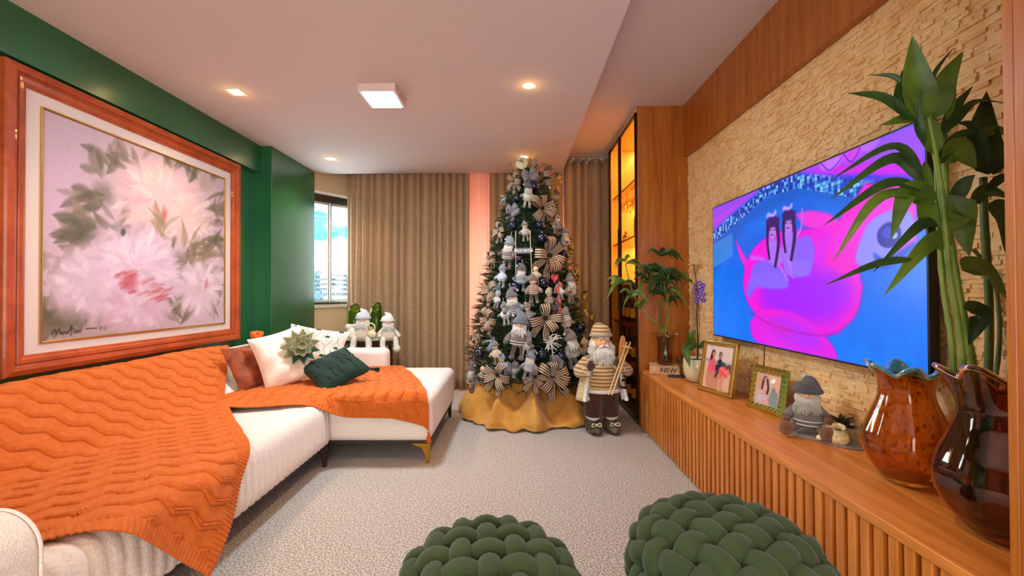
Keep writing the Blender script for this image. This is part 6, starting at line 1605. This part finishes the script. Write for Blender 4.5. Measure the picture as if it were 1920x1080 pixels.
# twig sprays
def spray(name, label, px, py, rpx, matl, n, seed, curl=0, out=.04, up=0):
    p, rz = on_tree(px, py, out); t = thing(name, label, 'twig spray', p, rz); s = rpx*mpx(p); rr = random.Random(seed); m = MB()
    for k in range(n):
        a = rr.uniform(0, 2*PI); d = Vector((math.cos(a), -rr.uniform(.2, .9), math.sin(a)+up)).normalized(); L0 = s*rr.uniform(.6, 1.1)
        if curl: 
            u = d.orthogonal().normalized(); v = d.cross(u); P = [d*L0*q/14+(u*math.cos(q*.9)+v*math.sin(q*.9))*s*.12*(q/14) for q in range(15)]
        else: P = smooth_poly([(0, 0, 0), d*L0*.5+Vector((rr.uniform(-1, 1), 0, rr.uniform(-1, 1)))*s*.1, d*L0+Vector((0, 0, -.15*s))], 6)
        m.tube(P, [.0045-.0022*i/len(P) for i in range(len(P))], 5)
        if not curl:
            for q in (3, 5): e = P[q]+Vector((rr.uniform(-1, 1), rr.uniform(-1, 0), rr.uniform(-1, 1))).normalized()*s*.22; m.tube([P[q], e], .0022, 4)
    obj('twigs', m, matl, t, smooth=True); return t
M_tw = mat('frosted_twig', (226, 222, 214), .6); M_sv = mat('silver_glitter', (170, 180, 190), .3, .8); M_gt = mat('gold_glitter', (214, 180, 100), .3, .8)
spray('twig_spray', 'white frosted twig spray in the lower centre of the tree', 1034, 642, 22, M_tw, 26, 1); spray('twig_spray', 'silver glitter twigs at the lower left of the tree', 922, 640, 20, M_sv, 22, 2)
spray('twig_spray', 'gold glitter needles at the right edge above the Santa doll', 1108, 604, 20, M_gt, 26, 3); spray('twig_spray', 'gold glitter twigs at the right edge by the golden bow', 1094, 580, 18, M_gt, 20, 4); spray('twig_spray', 'silver twigs at the left edge near the pink curtain', 948, 372, 16, M_sv, 16, 5)
spray('twig_spray', 'pale gold needles at the upper right of the topper', 1040, 345, 22, M_gt, 22, 6); spray('twig_spray', 'brown twig bundle left of the middle striped bow', 950, 400, 14, M_rd, 14, 7)
spray('twig_spray', 'silver frosted twigs at the left edge below the pale blue snowman', 935, 540, 16, M_sv, 16, 12)
# topper
tp_ = thing('tree_topper', 'curly pale ribbon topper with cream loops touching the ceiling light', 'tree topper', (TX, TY-.02, 2.26)); rr = random.Random(8); m = MB()
for k in range(34):
    a = rr.uniform(0, 2*PI); e = rr.uniform(.1, 1.2); d = Vector((math.cos(a)*math.cos(e), math.sin(a)*math.cos(e)*.7, math.sin(e))); L0 = rr.uniform(.12, .22)
    P = [d*L0*q/10 for q in range(7)]; c = P[-1]; u = d.cross(Vector((0, 1, 0))).normalized(); rr_c = rr.uniform(.026, .042)
    P += [c+d*rr_c*math.sin(q*.55)+u*rr_c*(1-math.cos(q*.55)) for q in range(1, 10)]
    ribbon(m, P, (0, 1, 0) if k % 2 else d.cross(u), .018, 3, 36, (0,))
obj('curls', m, mat('cream_curl', (240, 214, 140), .3, .7), tp_, smooth=True, solid=.002)
m = MB()
m.lathe([(.055, -.004), (.058, 0), (.055, .004), (.001, .004)], 28, c=(-.055, -.11, .06), M=Matrix.Rotation(PI/2, 4, 'X')); obj('cream_disc', m, mat('cream_disc', (226, 210, 170), .5), tp_, smooth=True)
m = MB()
for k in range(30):
    a = rr.uniform(0, 2*PI); e = rr.uniform(-.2, 1.35); d = Vector((math.cos(a)*math.cos(e), math.sin(a)*math.cos(e), math.sin(e))); m.tube(smooth_poly([(0, 0, 0), d*.12, d*rr.uniform(.19, .235)+Vector((.015, 0, -.01))], 6), [.003, .003, .002, .002, .0015, .0015, .001], 4)
obj('wires', m, M_gt, tp_)
for k in range(6):
    a = 2*PI*k/6; m = MB(); c = Vector((.10*math.cos(a), .10*math.sin(a), .03)); leafcurve(m, [c, c+Vector((.05*math.cos(a), .05*math.sin(a), .05)), c+Vector((.11*math.cos(a), .11*math.sin(a), .02))], .055, (0, 0, 1)); obj('silver_leaf', m, mat('silver_leaf', (178, 170, 160), .5, .3), tp_, smooth=True)
# a few warm fairy lights glimmering among the needles
